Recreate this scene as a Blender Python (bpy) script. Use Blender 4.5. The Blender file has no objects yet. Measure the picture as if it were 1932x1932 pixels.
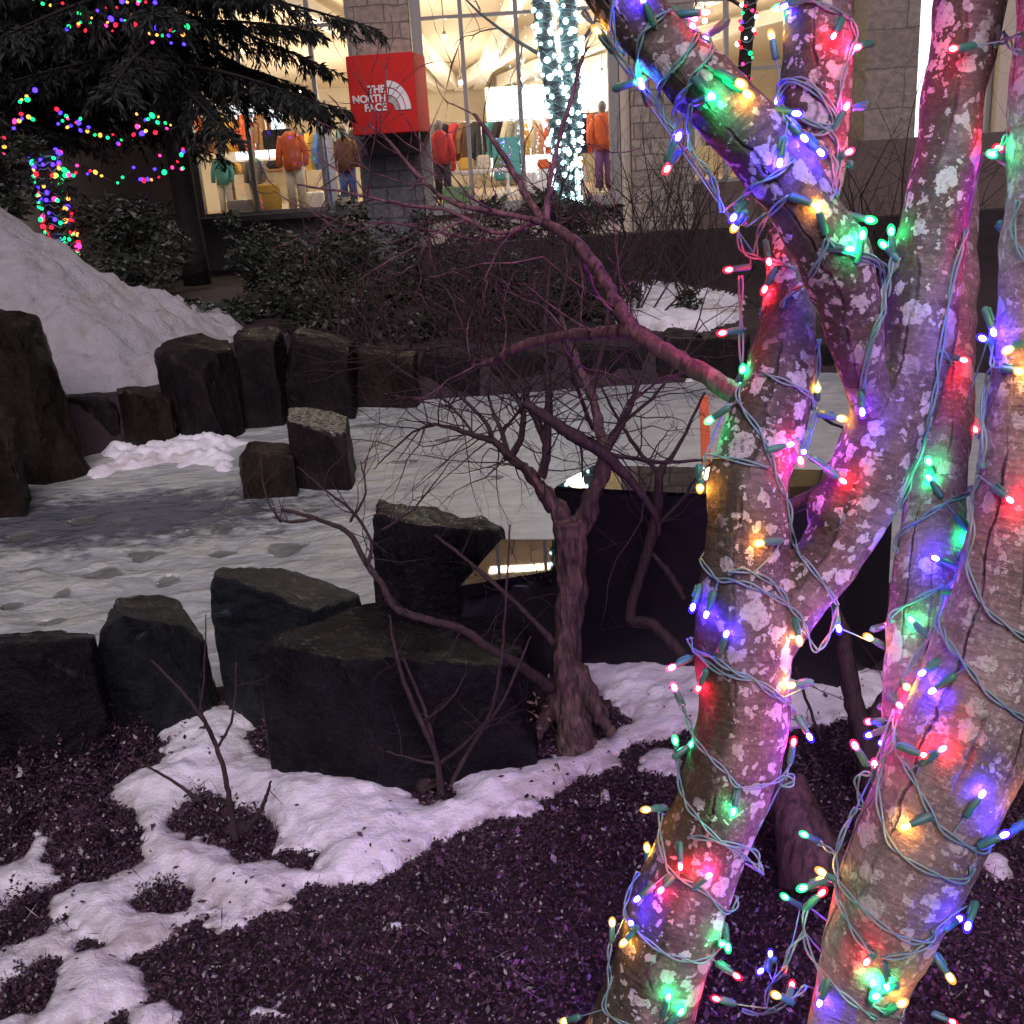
import bpy, bmesh, math, random
import numpy as np
from mathutils import Vector, Matrix, noise
from mathutils.bvhtree import BVHTree
random.seed(7); RNG = np.random.default_rng(7)
D = bpy.data
scene = bpy.context.scene
COL = scene.collection
R = math.radians
# ------------------------------------------------------------------ camera geometry (pixels of a 1932 px picture)
F = 2071.0; PITCH = R(18.6); ROLL = R(3.7); CAM = Vector((0, 0, 1.6))
fw = Vector((0, math.cos(PITCH), -math.sin(PITCH)))
up0 = Vector((0, math.sin(PITCH), math.cos(PITCH))); ex = Vector((1, 0, 0))
rt = ex*math.cos(ROLL) - up0*math.sin(ROLL)
upv = up0*math.cos(ROLL) + ex*math.sin(ROLL)
def ray(u, v): return fw + rt*((u-966)/F) - upv*((v-966)/F)
def pt(u, v, Y):
    d = ray(u, v); return CAM + d*(Y/d.y)
def at(u, v, z=0.0):
    d = ray(u, v); return CAM + d*((z-CAM.z)/d.z)
def pxr(w, p):                       # radius in metres of something w pixels wide at point p
    return 0.5*w*(Vector(p)-CAM).dot(fw)/F
# ------------------------------------------------------------------ object helpers
def link(o, parent=None):
    COL.objects.link(o)
    if parent: o.parent = parent
    return o
def tag(o, label=None, cat=None, group=None, kind=None):
    if label: o['label'] = label
    if cat: o['category'] = cat
    if group: o['group'] = group
    if kind: o['kind'] = kind
    return o
def thing(name, label, cat, loc=(0, 0, 0), rz=0, group=None):
    o = D.objects.new(name, None); o.empty_display_size = .05
    link(o); o.location = loc; o.rotation_euler = (0, 0, rz)
    return tag(o, label, cat, group)
def mesh_np(name, V, Q, mat, parent=None, smooth=False, mats=None, mi=None, world=True):
    V = np.asarray(V, dtype=np.float32).reshape(-1, 3)
    if parent is not None and world:
        V = V - np.array(parent_loc(parent), dtype=np.float32)
    Q = np.asarray(Q, dtype=np.int32)
    me = D.meshes.new(name)
    n, k = Q.shape
    me.vertices.add(len(V)); me.vertices.foreach_set('co', V.ravel())
    me.loops.add(n*k); me.loops.foreach_set('vertex_index', Q.ravel())
    me.polygons.add(n)
    me.polygons.foreach_set('loop_start', np.arange(0, n*k, k, dtype=np.int32))
    if mats:
        for m in mats: me.materials.append(m)
        if mi is not None: me.polygons.foreach_set('material_index', np.asarray(mi, dtype=np.int32))
    elif mat: me.materials.append(mat)
    me.update(calc_edges=True); me.validate()
    if smooth: me.polygons.foreach_set('use_smooth', [True]*len(me.polygons))
    return link(D.objects.new(name, me), parent)
def parent_loc(p):
    l = Vector(p.location)
    while p.parent: p = p.parent; l = l + Vector(p.location)
    return l
class MB:
    """collects tubes, boxes and polygons; build() links them as one mesh object"""
    def __init__(s): s.v = []; s.f = []
    def tube(s, P, rad, n=8, cap=True, jit=0.0):
        P = [Vector(p) for p in P]
        if len(P) < 2: return
        b = len(s.v); t0 = (P[1]-P[0]).normalized()
        a = t0.orthogonal().normalized()
        for i, p in enumerate(P):
            t = (P[min(i+1, len(P)-1)]-P[max(i-1, 0)])
            if t.length < 1e-9: t = t0
            t = t.normalized(); a = (a - t*a.dot(t))
            a = a.normalized() if a.length > 1e-6 else t.orthogonal().normalized()
            c = t.cross(a); r = rad[i] if hasattr(rad, '__len__') else rad
            for k in range(n):
                g = 2*math.pi*k/n; rr = r*(1+random.uniform(-jit, jit))
                s.v.append(p + a*(math.cos(g)*rr) + c*(math.sin(g)*rr))
        for i in range(len(P)-1):
            for k in range(n):
                s.f.append((b+i*n+k, b+i*n+(k+1) % n, b+(i+1)*n+(k+1) % n, b+(i+1)*n+k))
        if cap:
            s.f.append(tuple(b+k for k in reversed(range(n))))
            e = b+(len(P)-1)*n; s.f.append(tuple(e+k for k in range(n)))
    def box(s, a, b):
        x0, y0, z0 = a; x1, y1, z1 = b; o = len(s.v)
        s.v += [Vector(p) for p in ((x0,y0,z0),(x1,y0,z0),(x1,y1,z0),(x0,y1,z0),(x0,y0,z1),(x1,y0,z1),(x1,y1,z1),(x0,y1,z1))]
        s.f += [tuple(o+i for i in q) for q in ((0,3,2,1),(4,5,6,7),(0,1,5,4),(1,2,6,5),(2,3,7,6),(3,0,4,7))]
    def prism(s, top, bot):
        o = len(s.v); n = len(top); s.v += [Vector(p) for p in top] + [Vector(p) for p in bot]
        s.f.append(tuple(o+i for i in range(n))); s.f.append(tuple(o+n+i for i in reversed(range(n))))
        for i in range(n): j = (i+1) % n; s.f.append((o+j, o+i, o+n+i, o+n+j))
    def sphere(s, c, r, seg=12, rings=8, sc=(1, 1, 1), axis=None):
        o = len(s.v); c = Vector(c); M = Matrix.Identity(3)
        if axis is not None: M = Vector((0, 0, 1)).rotation_difference(Vector(axis)).to_matrix()
        for i in range(rings+1):
            th = math.pi*i/rings
            for k in range(seg):
                ph = 2*math.pi*k/seg
                s.v.append(c + M @ Vector((r*sc[0]*math.sin(th)*math.cos(ph), r*sc[1]*math.sin(th)*math.sin(ph), r*sc[2]*math.cos(th))))
        for i in range(rings):
            for k in range(seg):
                s.f.append((o+i*seg+k, o+(i+1)*seg+k, o+(i+1)*seg+(k+1) % seg, o+i*seg+(k+1) % seg))
    def build(s, name, mat, parent=None, smooth=True, world=True, recalc=True, bevel=0):
        me = D.meshes.new(name)
        off = parent_loc(parent) if (parent is not None and world) else Vector((0, 0, 0))
        me.from_pydata([tuple(v-off) for v in s.v], [], s.f)
        if recalc or bevel:
            bm = bmesh.new(); bm.from_mesh(me)
            bmesh.ops.remove_doubles(bm, verts=bm.verts, dist=1e-6)
            bmesh.ops.recalc_face_normals(bm, faces=bm.faces)
            if bevel: bmesh.ops.bevel(bm, geom=bm.edges[:], offset=bevel, segments=2, affect='EDGES', clamp_overlap=True)
            bm.to_mesh(me); bm.free()
        for m in (mat if isinstance(mat, list) else [mat]): me.materials.append(m)
        if smooth: me.polygons.foreach_set('use_smooth', [True]*len(me.polygons))
        return link(D.objects.new(name, me), parent)
def spline(K, step=4):
    """Catmull-Rom through tuples of floats"""
    out = []; n = len(K)
    A = [np.array(k, dtype=float) for k in K]
    for i in range(n-1):
        p0 = A[max(i-1, 0)]; p1 = A[i]; p2 = A[i+1]; p3 = A[min(i+2, n-1)]
        for j in range(step):
            t = j/step
            out.append(.5*((2*p1)+(-p0+p2)*t+(2*p0-5*p1+4*p2-p3)*t*t+(-p0+3*p1-3*p2+p3)*t**3))
    out.append(A[-1]); return out
def remesh(o, size, smooth_it=0):
    m = o.modifiers.new('r', 'REMESH'); m.mode = 'VOXEL'; m.voxel_size = size; m.use_smooth_shade = True
    if smooth_it:
        s = o.modifiers.new('s', 'SMOOTH'); s.iterations = smooth_it; s.factor = .5
    dg = bpy.context.evaluated_depsgraph_get(); dg.update()
    me = D.meshes.new_from_object(o.evaluated_get(dg))
    mats = [x for x in o.data.materials]
    o.modifiers.clear(); o.data = me
    if not me.materials:
        for x in mats: me.materials.append(x)
    me.polygons.foreach_set('use_smooth', [True]*len(me.polygons))
    return o
def displace(o, fn):
    me = o.data; n = len(me.vertices)
    co = np.empty(n*3, dtype=np.float32); me.vertices.foreach_get('co', co); co = co.reshape(-1, 3)
    no = np.empty(n*3, dtype=np.float32); me.vertex_normals.foreach_get('vector', no); no = no.reshape(-1, 3)
    d = np.array([fn(Vector(c)) for c in co.tolist()], dtype=np.float32)
    co += no*d[:, None]; me.vertices.foreach_set('co', co.ravel()); me.update()
# ------------------------------------------------------------------ materials
def nodes(name):
    m = D.materials.new(name); m.use_nodes = True
    nt = m.node_tree; nt.nodes.clear()
    out = nt.nodes.new('ShaderNodeOutputMaterial')
    return m, nt, out
def N(nt, t, **kw):
    n = nt.nodes.new(t)
    for k, v in kw.items():
        if k.startswith('i_'):
            key = k[2:]; key = int(key) if key.isdigit() else key.replace('_', ' ')
            n.inputs[key].default_value = v
        else: setattr(n, k, v)
    return n
def L(nt, a, b): nt.links.new(a, b)
def ramp(nt, fac, stops, interp='LINEAR'):
    r = nt.nodes.new('ShaderNodeValToRGB'); r.color_ramp.interpolation = interp
    e = r.color_ramp.elements
    while len(e) < len(stops): e.new(.5)
    for i, (p, c) in enumerate(stops):
        e[i].position = p; e[i].color = (c, c, c, 1) if not hasattr(c, '__len__') else (*c, 1)
    L(nt, fac, r.inputs[0]); return r
def mixc(nt, fac, a, b, mode='MIX'):
    n = nt.nodes.new('ShaderNodeMix'); n.data_type = 'RGBA'; n.blend_type = mode
    for s, x in ((0, fac), (6, a), (7, b)):
        if hasattr(x, 'is_output'): L(nt, x, n.inputs[s])
        elif s == 0: n.inputs[0].default_value = x
        else: n.inputs[s].default_value = (*x, 1)
    return n.outputs[2]
def coords(nt, scale=(1, 1, 1), rot=(0, 0, 0)):
    g = nt.nodes.new('ShaderNodeNewGeometry')
    mp = N(nt, 'ShaderNodeMapping'); mp.inputs['Scale'].default_value = scale; mp.inputs['Rotation'].default_value = rot
    L(nt, g.outputs['Position'], mp.inputs['Vector']); return mp.outputs[0]
def noise_t(nt, vec, s, det=4, rough=.55, dist=0):
    n = N(nt, 'ShaderNodeTexNoise'); n.inputs['Scale'].default_value = s; n.inputs['Detail'].default_value = det
    n.inputs['Roughness'].default_value = rough; n.inputs['Distortion'].default_value = dist
    L(nt, vec, n.inputs['Vector']); return n.outputs['Fac']
def vor(nt, vec, s, feat='F1'):
    n = N(nt, 'ShaderNodeTexVoronoi', feature=feat); n.inputs['Scale'].default_value = s
    L(nt, vec, n.inputs['Vector']); return n
def mathn(nt, op, a, b=None):
    n = N(nt, 'ShaderNodeMath', operation=op)
    for i, x in enumerate((a, b)):
        if x is None: continue
        if hasattr(x, 'is_output'): L(nt, x, n.inputs[i])
        else: n.inputs[i].default_value = x
    return n.outputs[0]
def bump(nt, h, strength=.5, dist=.01, normal=None):
    b = N(nt, 'ShaderNodeBump'); b.inputs['Strength'].default_value = strength; b.inputs['Distance'].default_value = dist
    L(nt, h, b.inputs['Height'])
    if normal is not None: L(nt, normal, b.inputs['Normal'])
    return b.outputs[0]
def principled(nt, out, col, rough=.6, normal=None, spec=.5, metal=0):
    p = N(nt, 'ShaderNodeBsdfPrincipled')
    for k, x in (('Base Color', col), ('Roughness', rough), ('Specular IOR Level', spec), ('Metallic', metal)):
        if hasattr(x, 'is_output'): L(nt, x, p.inputs[k])
        else: p.inputs[k].default_value = (*x, 1) if hasattr(x, '__len__') else x
    if normal is not None: L(nt, normal, p.inputs['Normal'])
    L(nt, p.outputs[0], out.inputs[0]); return p
def simple(name, col, rough=.6, var=.25, scale=20, spec=.5, metal=0, bmp=.15, bd=.003):
    m, nt, out = nodes(name); v = coords(nt); n = noise_t(nt, v, scale, 4)
    c = mixc(nt, n, tuple(x*(1-var) for x in col), tuple(min(1, x*(1+var)) for x in col))
    principled(nt, out, c, rough, bump(nt, n, bmp, bd), spec, metal); return m
def emis(name, col, s, sampling=None):
    m, nt, out = nodes(name); e = N(nt, 'ShaderNodeEmission'); e.inputs[0].default_value = (*col, 1); e.inputs[1].default_value = s
    L(nt, e.outputs[0], out.inputs[0])
    if sampling: m.cycles.emission_sampling = sampling
    return m
def bark_lichen(name, base1, base2, lich, amount=1.0, cracks=0.0, side=0.0):
    m, nt, out = nodes(name); v = coords(nt)
    at_ = N(nt, 'ShaderNodeAttribute', attribute_name='barkuv'); bu = at_.outputs['Vector']
    def bco(sx, sy):
        mp = N(nt, 'ShaderNodeMapping'); mp.inputs['Scale'].default_value = (sx, sy, 3.3); L(nt, bu, mp.inputs['Vector']); return mp.outputs[0]
    wob = N(nt, 'ShaderNodeTexNoise'); wob.inputs['Scale'].default_value = 60; wob.inputs['Detail'].default_value = 3; L(nt, v, wob.inputs['Vector'])
    sub = N(nt, 'ShaderNodeVectorMath', operation='SUBTRACT'); L(nt, wob.outputs['Color'], sub.inputs[0]); sub.inputs[1].default_value = (.5, .5, .5)
    sc = N(nt, 'ShaderNodeVectorMath', operation='SCALE'); L(nt, sub.outputs[0], sc.inputs[0]); sc.inputs['Scale'].default_value = .030
    w2 = N(nt, 'ShaderNodeTexNoise'); w2.inputs['Scale'].default_value = 150; w2.inputs['Detail'].default_value = 2; L(nt, v, w2.inputs['Vector'])
    w3 = N(nt, 'ShaderNodeVectorMath', operation='SUBTRACT'); L(nt, w2.outputs['Color'], w3.inputs[0]); w3.inputs[1].default_value = (.5, .5, .5)
    w4 = N(nt, 'ShaderNodeVectorMath', operation='SCALE'); L(nt, w3.outputs[0], w4.inputs[0]); w4.inputs['Scale'].default_value = .008
    a1 = N(nt, 'ShaderNodeVectorMath', operation='ADD'); L(nt, sc.outputs[0], a1.inputs[0]); L(nt, w4.outputs[0], a1.inputs[1])
    ad = N(nt, 'ShaderNodeVectorMath', operation='ADD'); L(nt, v, ad.inputs[0]); L(nt, a1.outputs[0], ad.inputs[1]); vd = ad.outputs[0]
    vh = bco(24, 150); vv = bco(60, 6)
    n1 = noise_t(nt, v, 9, 5); n2 = noise_t(nt, vh, 1.0, 4); n3 = noise_t(nt, v, 130, 4, .7); n4 = noise_t(nt, vv, 1, 5, .65)
    c = mixc(nt, ramp(nt, n1, [(.3, 0), (.68, 1)]).outputs[0], base1, base2)
    c = mixc(nt, ramp(nt, n2, [(.44, 0), (.66, .45)]).outputs[0], c, tuple(x*.45 for x in base1))
    c = mixc(nt, ramp(nt, n3, [(.52, 0), (.75, .7)]).outputs[0], c, tuple(min(1, x*2.2) for x in base2))
    # lichen rosettes in three sizes
    big = noise_t(nt, v, 6.5, 2)
    masks = None
    for s, th, k in ((21, .42, .46), (36, .44, .62), (70, .40, .52)):
        vo = vor(nt, vd, s); sepc = N(nt, 'ShaderNodeSeparateColor'); L(nt, vo.outputs['Color'], sepc.inputs[0])
        thr = mathn(nt, 'MULTIPLY', mathn(nt, 'SUBTRACT', sepc.outputs[0], 1-k*amount), th/(k*amount)*1.25)
        mk = mathn(nt, 'SUBTRACT', thr, vo.outputs['Distance'])
        mk = ramp(nt, mathn(nt, 'ADD', mathn(nt, 'MULTIPLY', mk, 9), .5), [(.5, 0), (.72, 1)]).outputs[0]
        masks = mk if masks is None else mathn(nt, 'MAXIMUM', masks, mk)
    zone = ramp(nt, big, [(.33, .25), (.45, 1)]).outputs[0]
    masks = mathn(nt, 'MULTIPLY', masks, zone)
    masks = mathn(nt, 'MULTIPLY', masks, ramp(nt, n3, [(.3, .45), (.5, 1)]).outputs[0])
    lc = mixc(nt, n3, tuple(x*.75 for x in lich), lich)
    c = mixc(nt, masks, c, lc)
    h = mathn(nt, 'ADD', mathn(nt, 'MULTIPLY', n3, .5), mathn(nt, 'ADD', mathn(nt, 'MULTIPLY', n2, .5), mathn(nt, 'MULTIPLY', masks, .35)))
    h = mathn(nt, 'ADD', h, mathn(nt, 'MULTIPLY', n4, .6))
    sx = N(nt, 'ShaderNodeSeparateXYZ'); L(nt, bu, sx.inputs[0])
    wv = mathn(nt, 'MULTIPLY', mathn(nt, 'SUBTRACT', noise_t(nt, bco(9, 9), 1, 5, .6), .5), .055)
    ax = mathn(nt, 'ADD', sx.outputs[0], wv)
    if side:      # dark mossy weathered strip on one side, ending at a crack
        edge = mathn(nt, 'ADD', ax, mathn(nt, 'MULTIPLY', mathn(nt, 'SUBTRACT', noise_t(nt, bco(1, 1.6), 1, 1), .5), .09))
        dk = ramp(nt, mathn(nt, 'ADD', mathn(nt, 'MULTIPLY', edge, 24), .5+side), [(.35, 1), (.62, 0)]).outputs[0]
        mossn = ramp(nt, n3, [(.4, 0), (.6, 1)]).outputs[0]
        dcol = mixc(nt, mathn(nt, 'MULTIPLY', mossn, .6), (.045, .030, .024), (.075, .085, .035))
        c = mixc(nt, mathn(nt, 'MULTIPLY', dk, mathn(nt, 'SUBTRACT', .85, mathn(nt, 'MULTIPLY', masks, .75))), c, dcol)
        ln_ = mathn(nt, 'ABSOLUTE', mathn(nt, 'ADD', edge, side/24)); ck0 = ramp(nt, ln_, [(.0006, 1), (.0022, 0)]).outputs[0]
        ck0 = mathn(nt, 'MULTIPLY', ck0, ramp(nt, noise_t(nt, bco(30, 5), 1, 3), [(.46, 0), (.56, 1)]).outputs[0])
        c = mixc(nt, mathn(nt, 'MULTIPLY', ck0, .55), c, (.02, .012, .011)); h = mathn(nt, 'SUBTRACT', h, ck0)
    if cracks:
        fr = mathn(nt, 'ABSOLUTE', mathn(nt, 'SUBTRACT', mathn(nt, 'FRACT', mathn(nt, 'MULTIPLY', mathn(nt, 'ADD', mathn(nt, 'ADD', ax, mathn(nt, 'MULTIPLY', ax, 0)), mathn(nt, 'MULTIPLY', wv, -.45)), 26)), .5))
        ck = ramp(nt, mathn(nt, 'ADD', fr, mathn(nt, 'MULTIPLY', noise_t(nt, bco(60, 90), 1, 3), .05)), [(.045, 1), (.085, 0)]).outputs[0]
        ck = mathn(nt, 'MULTIPLY', ck, ramp(nt, noise_t(nt, bco(26, 3.5), 1, 3), [(.47, 0), (.58, cracks*.8)]).outputs[0])
        c = mixc(nt, ck, c, (.014, .009, .008)); h = mathn(nt, 'SUBTRACT', h, mathn(nt, 'MULTIPLY', ck, 1.2))
    principled(nt, out, c, .72, bump(nt, h, .7, .008), .35); return m
def bark_fibre(name, a, b, sc=1.0, rough=.7):
    m, nt, out = nodes(name)
    w = N(nt, 'ShaderNodeTexNoise'); v = coords(nt, (60*sc, 60*sc, 9*sc)); n = noise_t(nt, v, 1, 6, .65, .6); n2 = noise_t(nt, coords(nt), 30*sc, 4)
    c = mixc(nt, ramp(nt, n, [(.35, 0), (.68, 1)]).outputs[0], a, b)
    c = mixc(nt, ramp(nt, n2, [(.5, 0), (.7, .5)]).outputs[0], c, tuple(x*.5 for x in a))
    principled(nt, out, c, rough, bump(nt, n, .9, .006), .4); return m
def rock_mat(name, a, b, rough=(.3, .6), streak=(1, 1, 1), sc=1.0, moss=None, spec=.07):
    m, nt, out = nodes(name); v = coords(nt, streak); n = noise_t(nt, v, 7*sc, 6, .62); n2 = noise_t(nt, v, 45*sc, 5, .7)
    c = mixc(nt, ramp(nt, n, [(.35, 0), (.7, 1)]).outputs[0], a, b)
    c = mixc(nt, ramp(nt, n2, [(.55, 0), (.75, .6)]).outputs[0], c, tuple(x*2.0 for x in b))
    if moss:
        g = N(nt, 'ShaderNodeNewGeometry'); sp = N(nt, 'ShaderNodeSeparateXYZ'); L(nt, g.outputs['Normal'], sp.inputs[0])
        mk = mathn(nt, 'MULTIPLY', ramp(nt, sp.outputs[2], [(.6, 0), (.85, 1)]).outputs[0], ramp(nt, n2, [(.45, 0), (.56, 1)]).outputs[0])
        c = mixc(nt, mk, c, moss)
    rr = ramp(nt, n2, [(.35, rough[0]*.5), (.65, rough[1]*.75)]).outputs[0]
    gp = N(nt, 'ShaderNodeNewGeometry'); c = mixc(nt, mathn(nt, 'MULTIPLY', ramp(nt, gp.outputs['Pointiness'], [(.53, 0), (.60, 1)]).outputs[0], ramp(nt, n2, [(.4, .15), (.6, .8)]).outputs[0]), c, tuple(min(1, x*3.5) for x in b))  # worn edges painted paler in place of wet highlights
    h = mathn(nt, 'ADD', n, mathn(nt, 'MULTIPLY', n2, .35))
    principled(nt, out, c, rr, bump(nt, h, 1.0, .045/sc), spec); return m
def leaf_mat(name, a, b, rough=.35):
    m, nt, out = nodes(name); n = noise_t(nt, coords(nt), 14, 3); g = N(nt, 'ShaderNodeNewGeometry')
    f = mathn(nt, 'MULTIPLY', mathn(nt, 'ADD', n, g.outputs['Random Per Island']), .5)
    principled(nt, out, mixc(nt, ramp(nt, f, [(.3, 0), (.7, 1)]).outputs[0], a, b), rough, None, .5); return m
def glass(name, tint=(1, 1, 1), fac=.07):
    m, nt, out = nodes(name); t = N(nt, 'ShaderNodeBsdfTransparent'); t.inputs[0].default_value = (*tint, 1)
    g = N(nt, 'ShaderNodeBsdfGlossy'); g.inputs['Roughness'].default_value = .01
    x = N(nt, 'ShaderNodeMixShader'); x.inputs[0].default_value = fac
    L(nt, t.outputs[0], x.inputs[1]); L(nt, g.outputs[0], x.inputs[2]); L(nt, x.outputs[0], out.inputs[0]); return m
M = {}
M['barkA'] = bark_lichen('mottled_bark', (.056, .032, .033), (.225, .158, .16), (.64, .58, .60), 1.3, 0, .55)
M['barkB'] = bark_lichen('cracked_bark', (.14, .098, .095), (.31, .235, .228), (.58, .52, .51), .8, 1.0)
M['litbark'] = simple('pale_grey_bark', (.09, .105, .105), .8, .35, 14, .3, 0, .8, .03)
M['shrubbark'] = bark_fibre('shaggy_bark', (.022, .013, .012), (.15, .092, .078))
M['twig'] = bark_fibre('twig_bark', (.018, .010, .010), (.060, .034, .034), 2)
M['redlit_twig'] = bark_fibre('red_lit_bark', (.035, .014, .018), (.24, .11, .125), 1.1)  # bark colour carries the red light of nearby bulbs
M['darktwig'] = bark_fibre('dark_twig_bark', (.014, .008, .008), (.05, .028, .026), 2)
M['darkbark'] = simple('dark_conifer_bark', (.018, .013, .012), .85, .4, 12, .3, 0, .8, .03)
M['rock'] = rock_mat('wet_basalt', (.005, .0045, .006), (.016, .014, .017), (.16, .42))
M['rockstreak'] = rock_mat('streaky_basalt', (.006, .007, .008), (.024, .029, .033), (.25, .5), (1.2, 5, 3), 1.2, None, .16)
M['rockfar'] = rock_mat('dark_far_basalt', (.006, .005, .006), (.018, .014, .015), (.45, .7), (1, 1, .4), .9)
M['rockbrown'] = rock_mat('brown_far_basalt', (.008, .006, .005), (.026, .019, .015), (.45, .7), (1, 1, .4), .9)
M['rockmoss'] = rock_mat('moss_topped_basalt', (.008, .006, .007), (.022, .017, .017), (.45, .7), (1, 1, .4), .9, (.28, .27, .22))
M['polished'] = simple('polished_black_stone', (.011, .009, .013), .38, .45, 5, .25, 0, .5, .006)
# snow
def snow_mat(name, dirt, tint=(.80, .80, .83), bs=.75, bd=.02):
    m, nt, out = nodes(name); v = coords(nt); n = noise_t(nt, v, 9, 5, .6); n2 = noise_t(nt, v, 90, 4, .7); n3 = noise_t(nt, v, 3.2, 4, .6)
    c = mixc(nt, ramp(nt, n, [(.3, 0), (.7, 1)]).outputs[0], tuple(x*.86 for x in tint), tint)
    c = mixc(nt, ramp(nt, n3, [(.52, 0), (.72, dirt)]).outputs[0], c, (.33, .25, .19))
    c = mixc(nt, ramp(nt, n2, [(.68, 0), (.74, dirt)]).outputs[0], c, (.12, .09, .07))
    ea = N(nt, 'ShaderNodeAttribute', attribute_name='edge'); has = ramp(nt, ea.outputs['Fac'], [(0, 0), (.00005, 1)]).outputs[0]
    ed = mathn(nt, 'MULTIPLY', ramp(nt, ea.outputs['Fac'], [(.0, 1), (.075, 0)]).outputs[0], mathn(nt, 'MULTIPLY', has, ramp(nt, noise_t(nt, v, 22, 4, .65), [(.42, 0), (.62, .75)]).outputs[0]))
    c = mixc(nt, ed, c, (.20, .155, .13))
    principled(nt, out, c, .55, bump(nt, mathn(nt, 'ADD', n, mathn(nt, 'MULTIPLY', n2, .45)), bs, bd), .4); return m
M['snow'] = snow_mat('old_snow', .7, (.80, .785, .85))  # lilac cast of sky and purple bulbs put into the snow colour
M['snowpile'] = snow_mat('dirty_piled_snow', .75, (.52, .505, .54), 1.0, .06)
def ice_mat():
    m, nt, out = nodes('slushy_ice'); v = coords(nt, (1, 1, 1)); vs = coords(nt, (1.0, 1.7, 1))
    n = noise_t(nt, vs, 2.0, 4, .55, .4); n2 = noise_t(nt, vs, 9, 5, .6); n3 = noise_t(nt, v, 50, 4, .7)
    sepv = N(nt, 'ShaderNodeSeparateXYZ'); L(nt, v, sepv.inputs[0])
    c = mixc(nt, ramp(nt, n2, [(.25, 0), (.72, 1)]).outputs[0], (.26, .285, .29), (.42, .445, .445))
    pa = N(nt, 'ShaderNodeAttribute', attribute_name='pool'); spot = ramp(nt, pa.outputs['Fac'], [(.02, 0), (.22, 1)]).outputs[0]
    near = N(nt, 'ShaderNodeMapRange'); L(nt, sepv.outputs[0], near.inputs[0])
    near.inputs[1].default_value = .2; near.inputs[2].default_value = -.9; near.inputs[3].default_value = .0; near.inputs[4].default_value = 1
    c = mixc(nt, mathn(nt, 'MULTIPLY', spot, .0), c, (.10, .10, .10))
    lump = ramp(nt, noise_t(nt, vs, 3.6, 4, .5), [(.46, 0), (.58, 1)]).outputs[0]
    lump = mathn(nt, 'MULTIPLY', lump, near.outputs[0])
    c = mixc(nt, mathn(nt, 'MULTIPLY', lump, .7), c, (.41, .435, .375))
    thin = mathn(nt, 'MULTIPLY', ramp(nt, n, [(.36, 1), (.46, 0)]).outputs[0], .5)
    c = mixc(nt, thin, c, (.20, .205, .22))
    # open dark melt water below the snow bank
    d1 = N(nt, 'ShaderNodeVectorMath', operation='SUBTRACT'); L(nt, v, d1.inputs[0]); d1.inputs[1].default_value = (-2.35, 6.15, -.35)
    d2 = N(nt, 'ShaderNodeVectorMath', operation='MULTIPLY'); L(nt, d1.outputs[0], d2.inputs[0]); d2.inputs[1].default_value = (.70, 1.55, 0)
    ln = N(nt, 'ShaderNodeVectorMath', operation='LENGTH'); L(nt, d2.outputs[0], ln.inputs[0])
    melt = ramp(nt, mathn(nt, 'ADD', ln.outputs['Value'], mathn(nt, 'MULTIPLY', mathn(nt, 'SUBTRACT', n2, .5), 1.6)), [(.55, 1), (1.0, 0)]).outputs[0]
    c = mixc(nt, mathn(nt, 'MULTIPLY', melt, .86), c, (.06, .065, .085))
    c = mixc(nt, mathn(nt, 'MULTIPLY', spot, .82), c, (.115, .12, .11))
    rr = mathn(nt, 'SUBTRACT', .42, mathn(nt, 'MULTIPLY', mathn(nt, 'MAXIMUM', mathn(nt, 'MULTIPLY', melt, .6), spot), .34))
    h = mathn(nt, 'ADD', mathn(nt, 'MULTIPLY', lump, .8), mathn(nt, 'ADD', mathn(nt, 'MULTIPLY', mathn(nt, 'MULTIPLY', n2, mathn(nt, 'ADD', near.outputs[0], .15)), .8), mathn(nt, 'MULTIPLY', n3, .06)))
    h = mathn(nt, 'MULTIPLY', h, mathn(nt, 'SUBTRACT', 1, mathn(nt, 'MULTIPLY', spot, .9)))
    principled(nt, out, c, rr, bump(nt, h, .45, .04), .5); return m
M['ice'] = ice_mat()
M['soil'] = simple('dark_wet_soil', (.028, .017, .021), .8, .5, 30, .3, 0, .9, .02)
M['cover'] = leaf_mat('groundcover_leaves', (.015, .008, .012), (.100, .054, .080), .26)  # winter leaves tinted purple to imitate violet bulb light on the bed
M['bushleaf'] = leaf_mat('evergreen_leaves', (.009, .013, .008), (.028, .033, .019), .5)
M['needle'] = leaf_mat('conifer_needles', (.003, .0045, .0035), (.010, .0135, .0095), .7)
M['water'] = simple('still_water', (.004, .004, .006), .015, .1, 4, 1.0, 0, .03, .002)
M['wire'] = simple('lit_green_cable', (.17, .27, .29), .38, .15, 60)  # dark green plastic, colour lightened to teal as if lit by the bulbs
M['socket'] = simple('green_socket', (.06, .19, .15), .38, .2, 60)
M['stone'] = None
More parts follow.
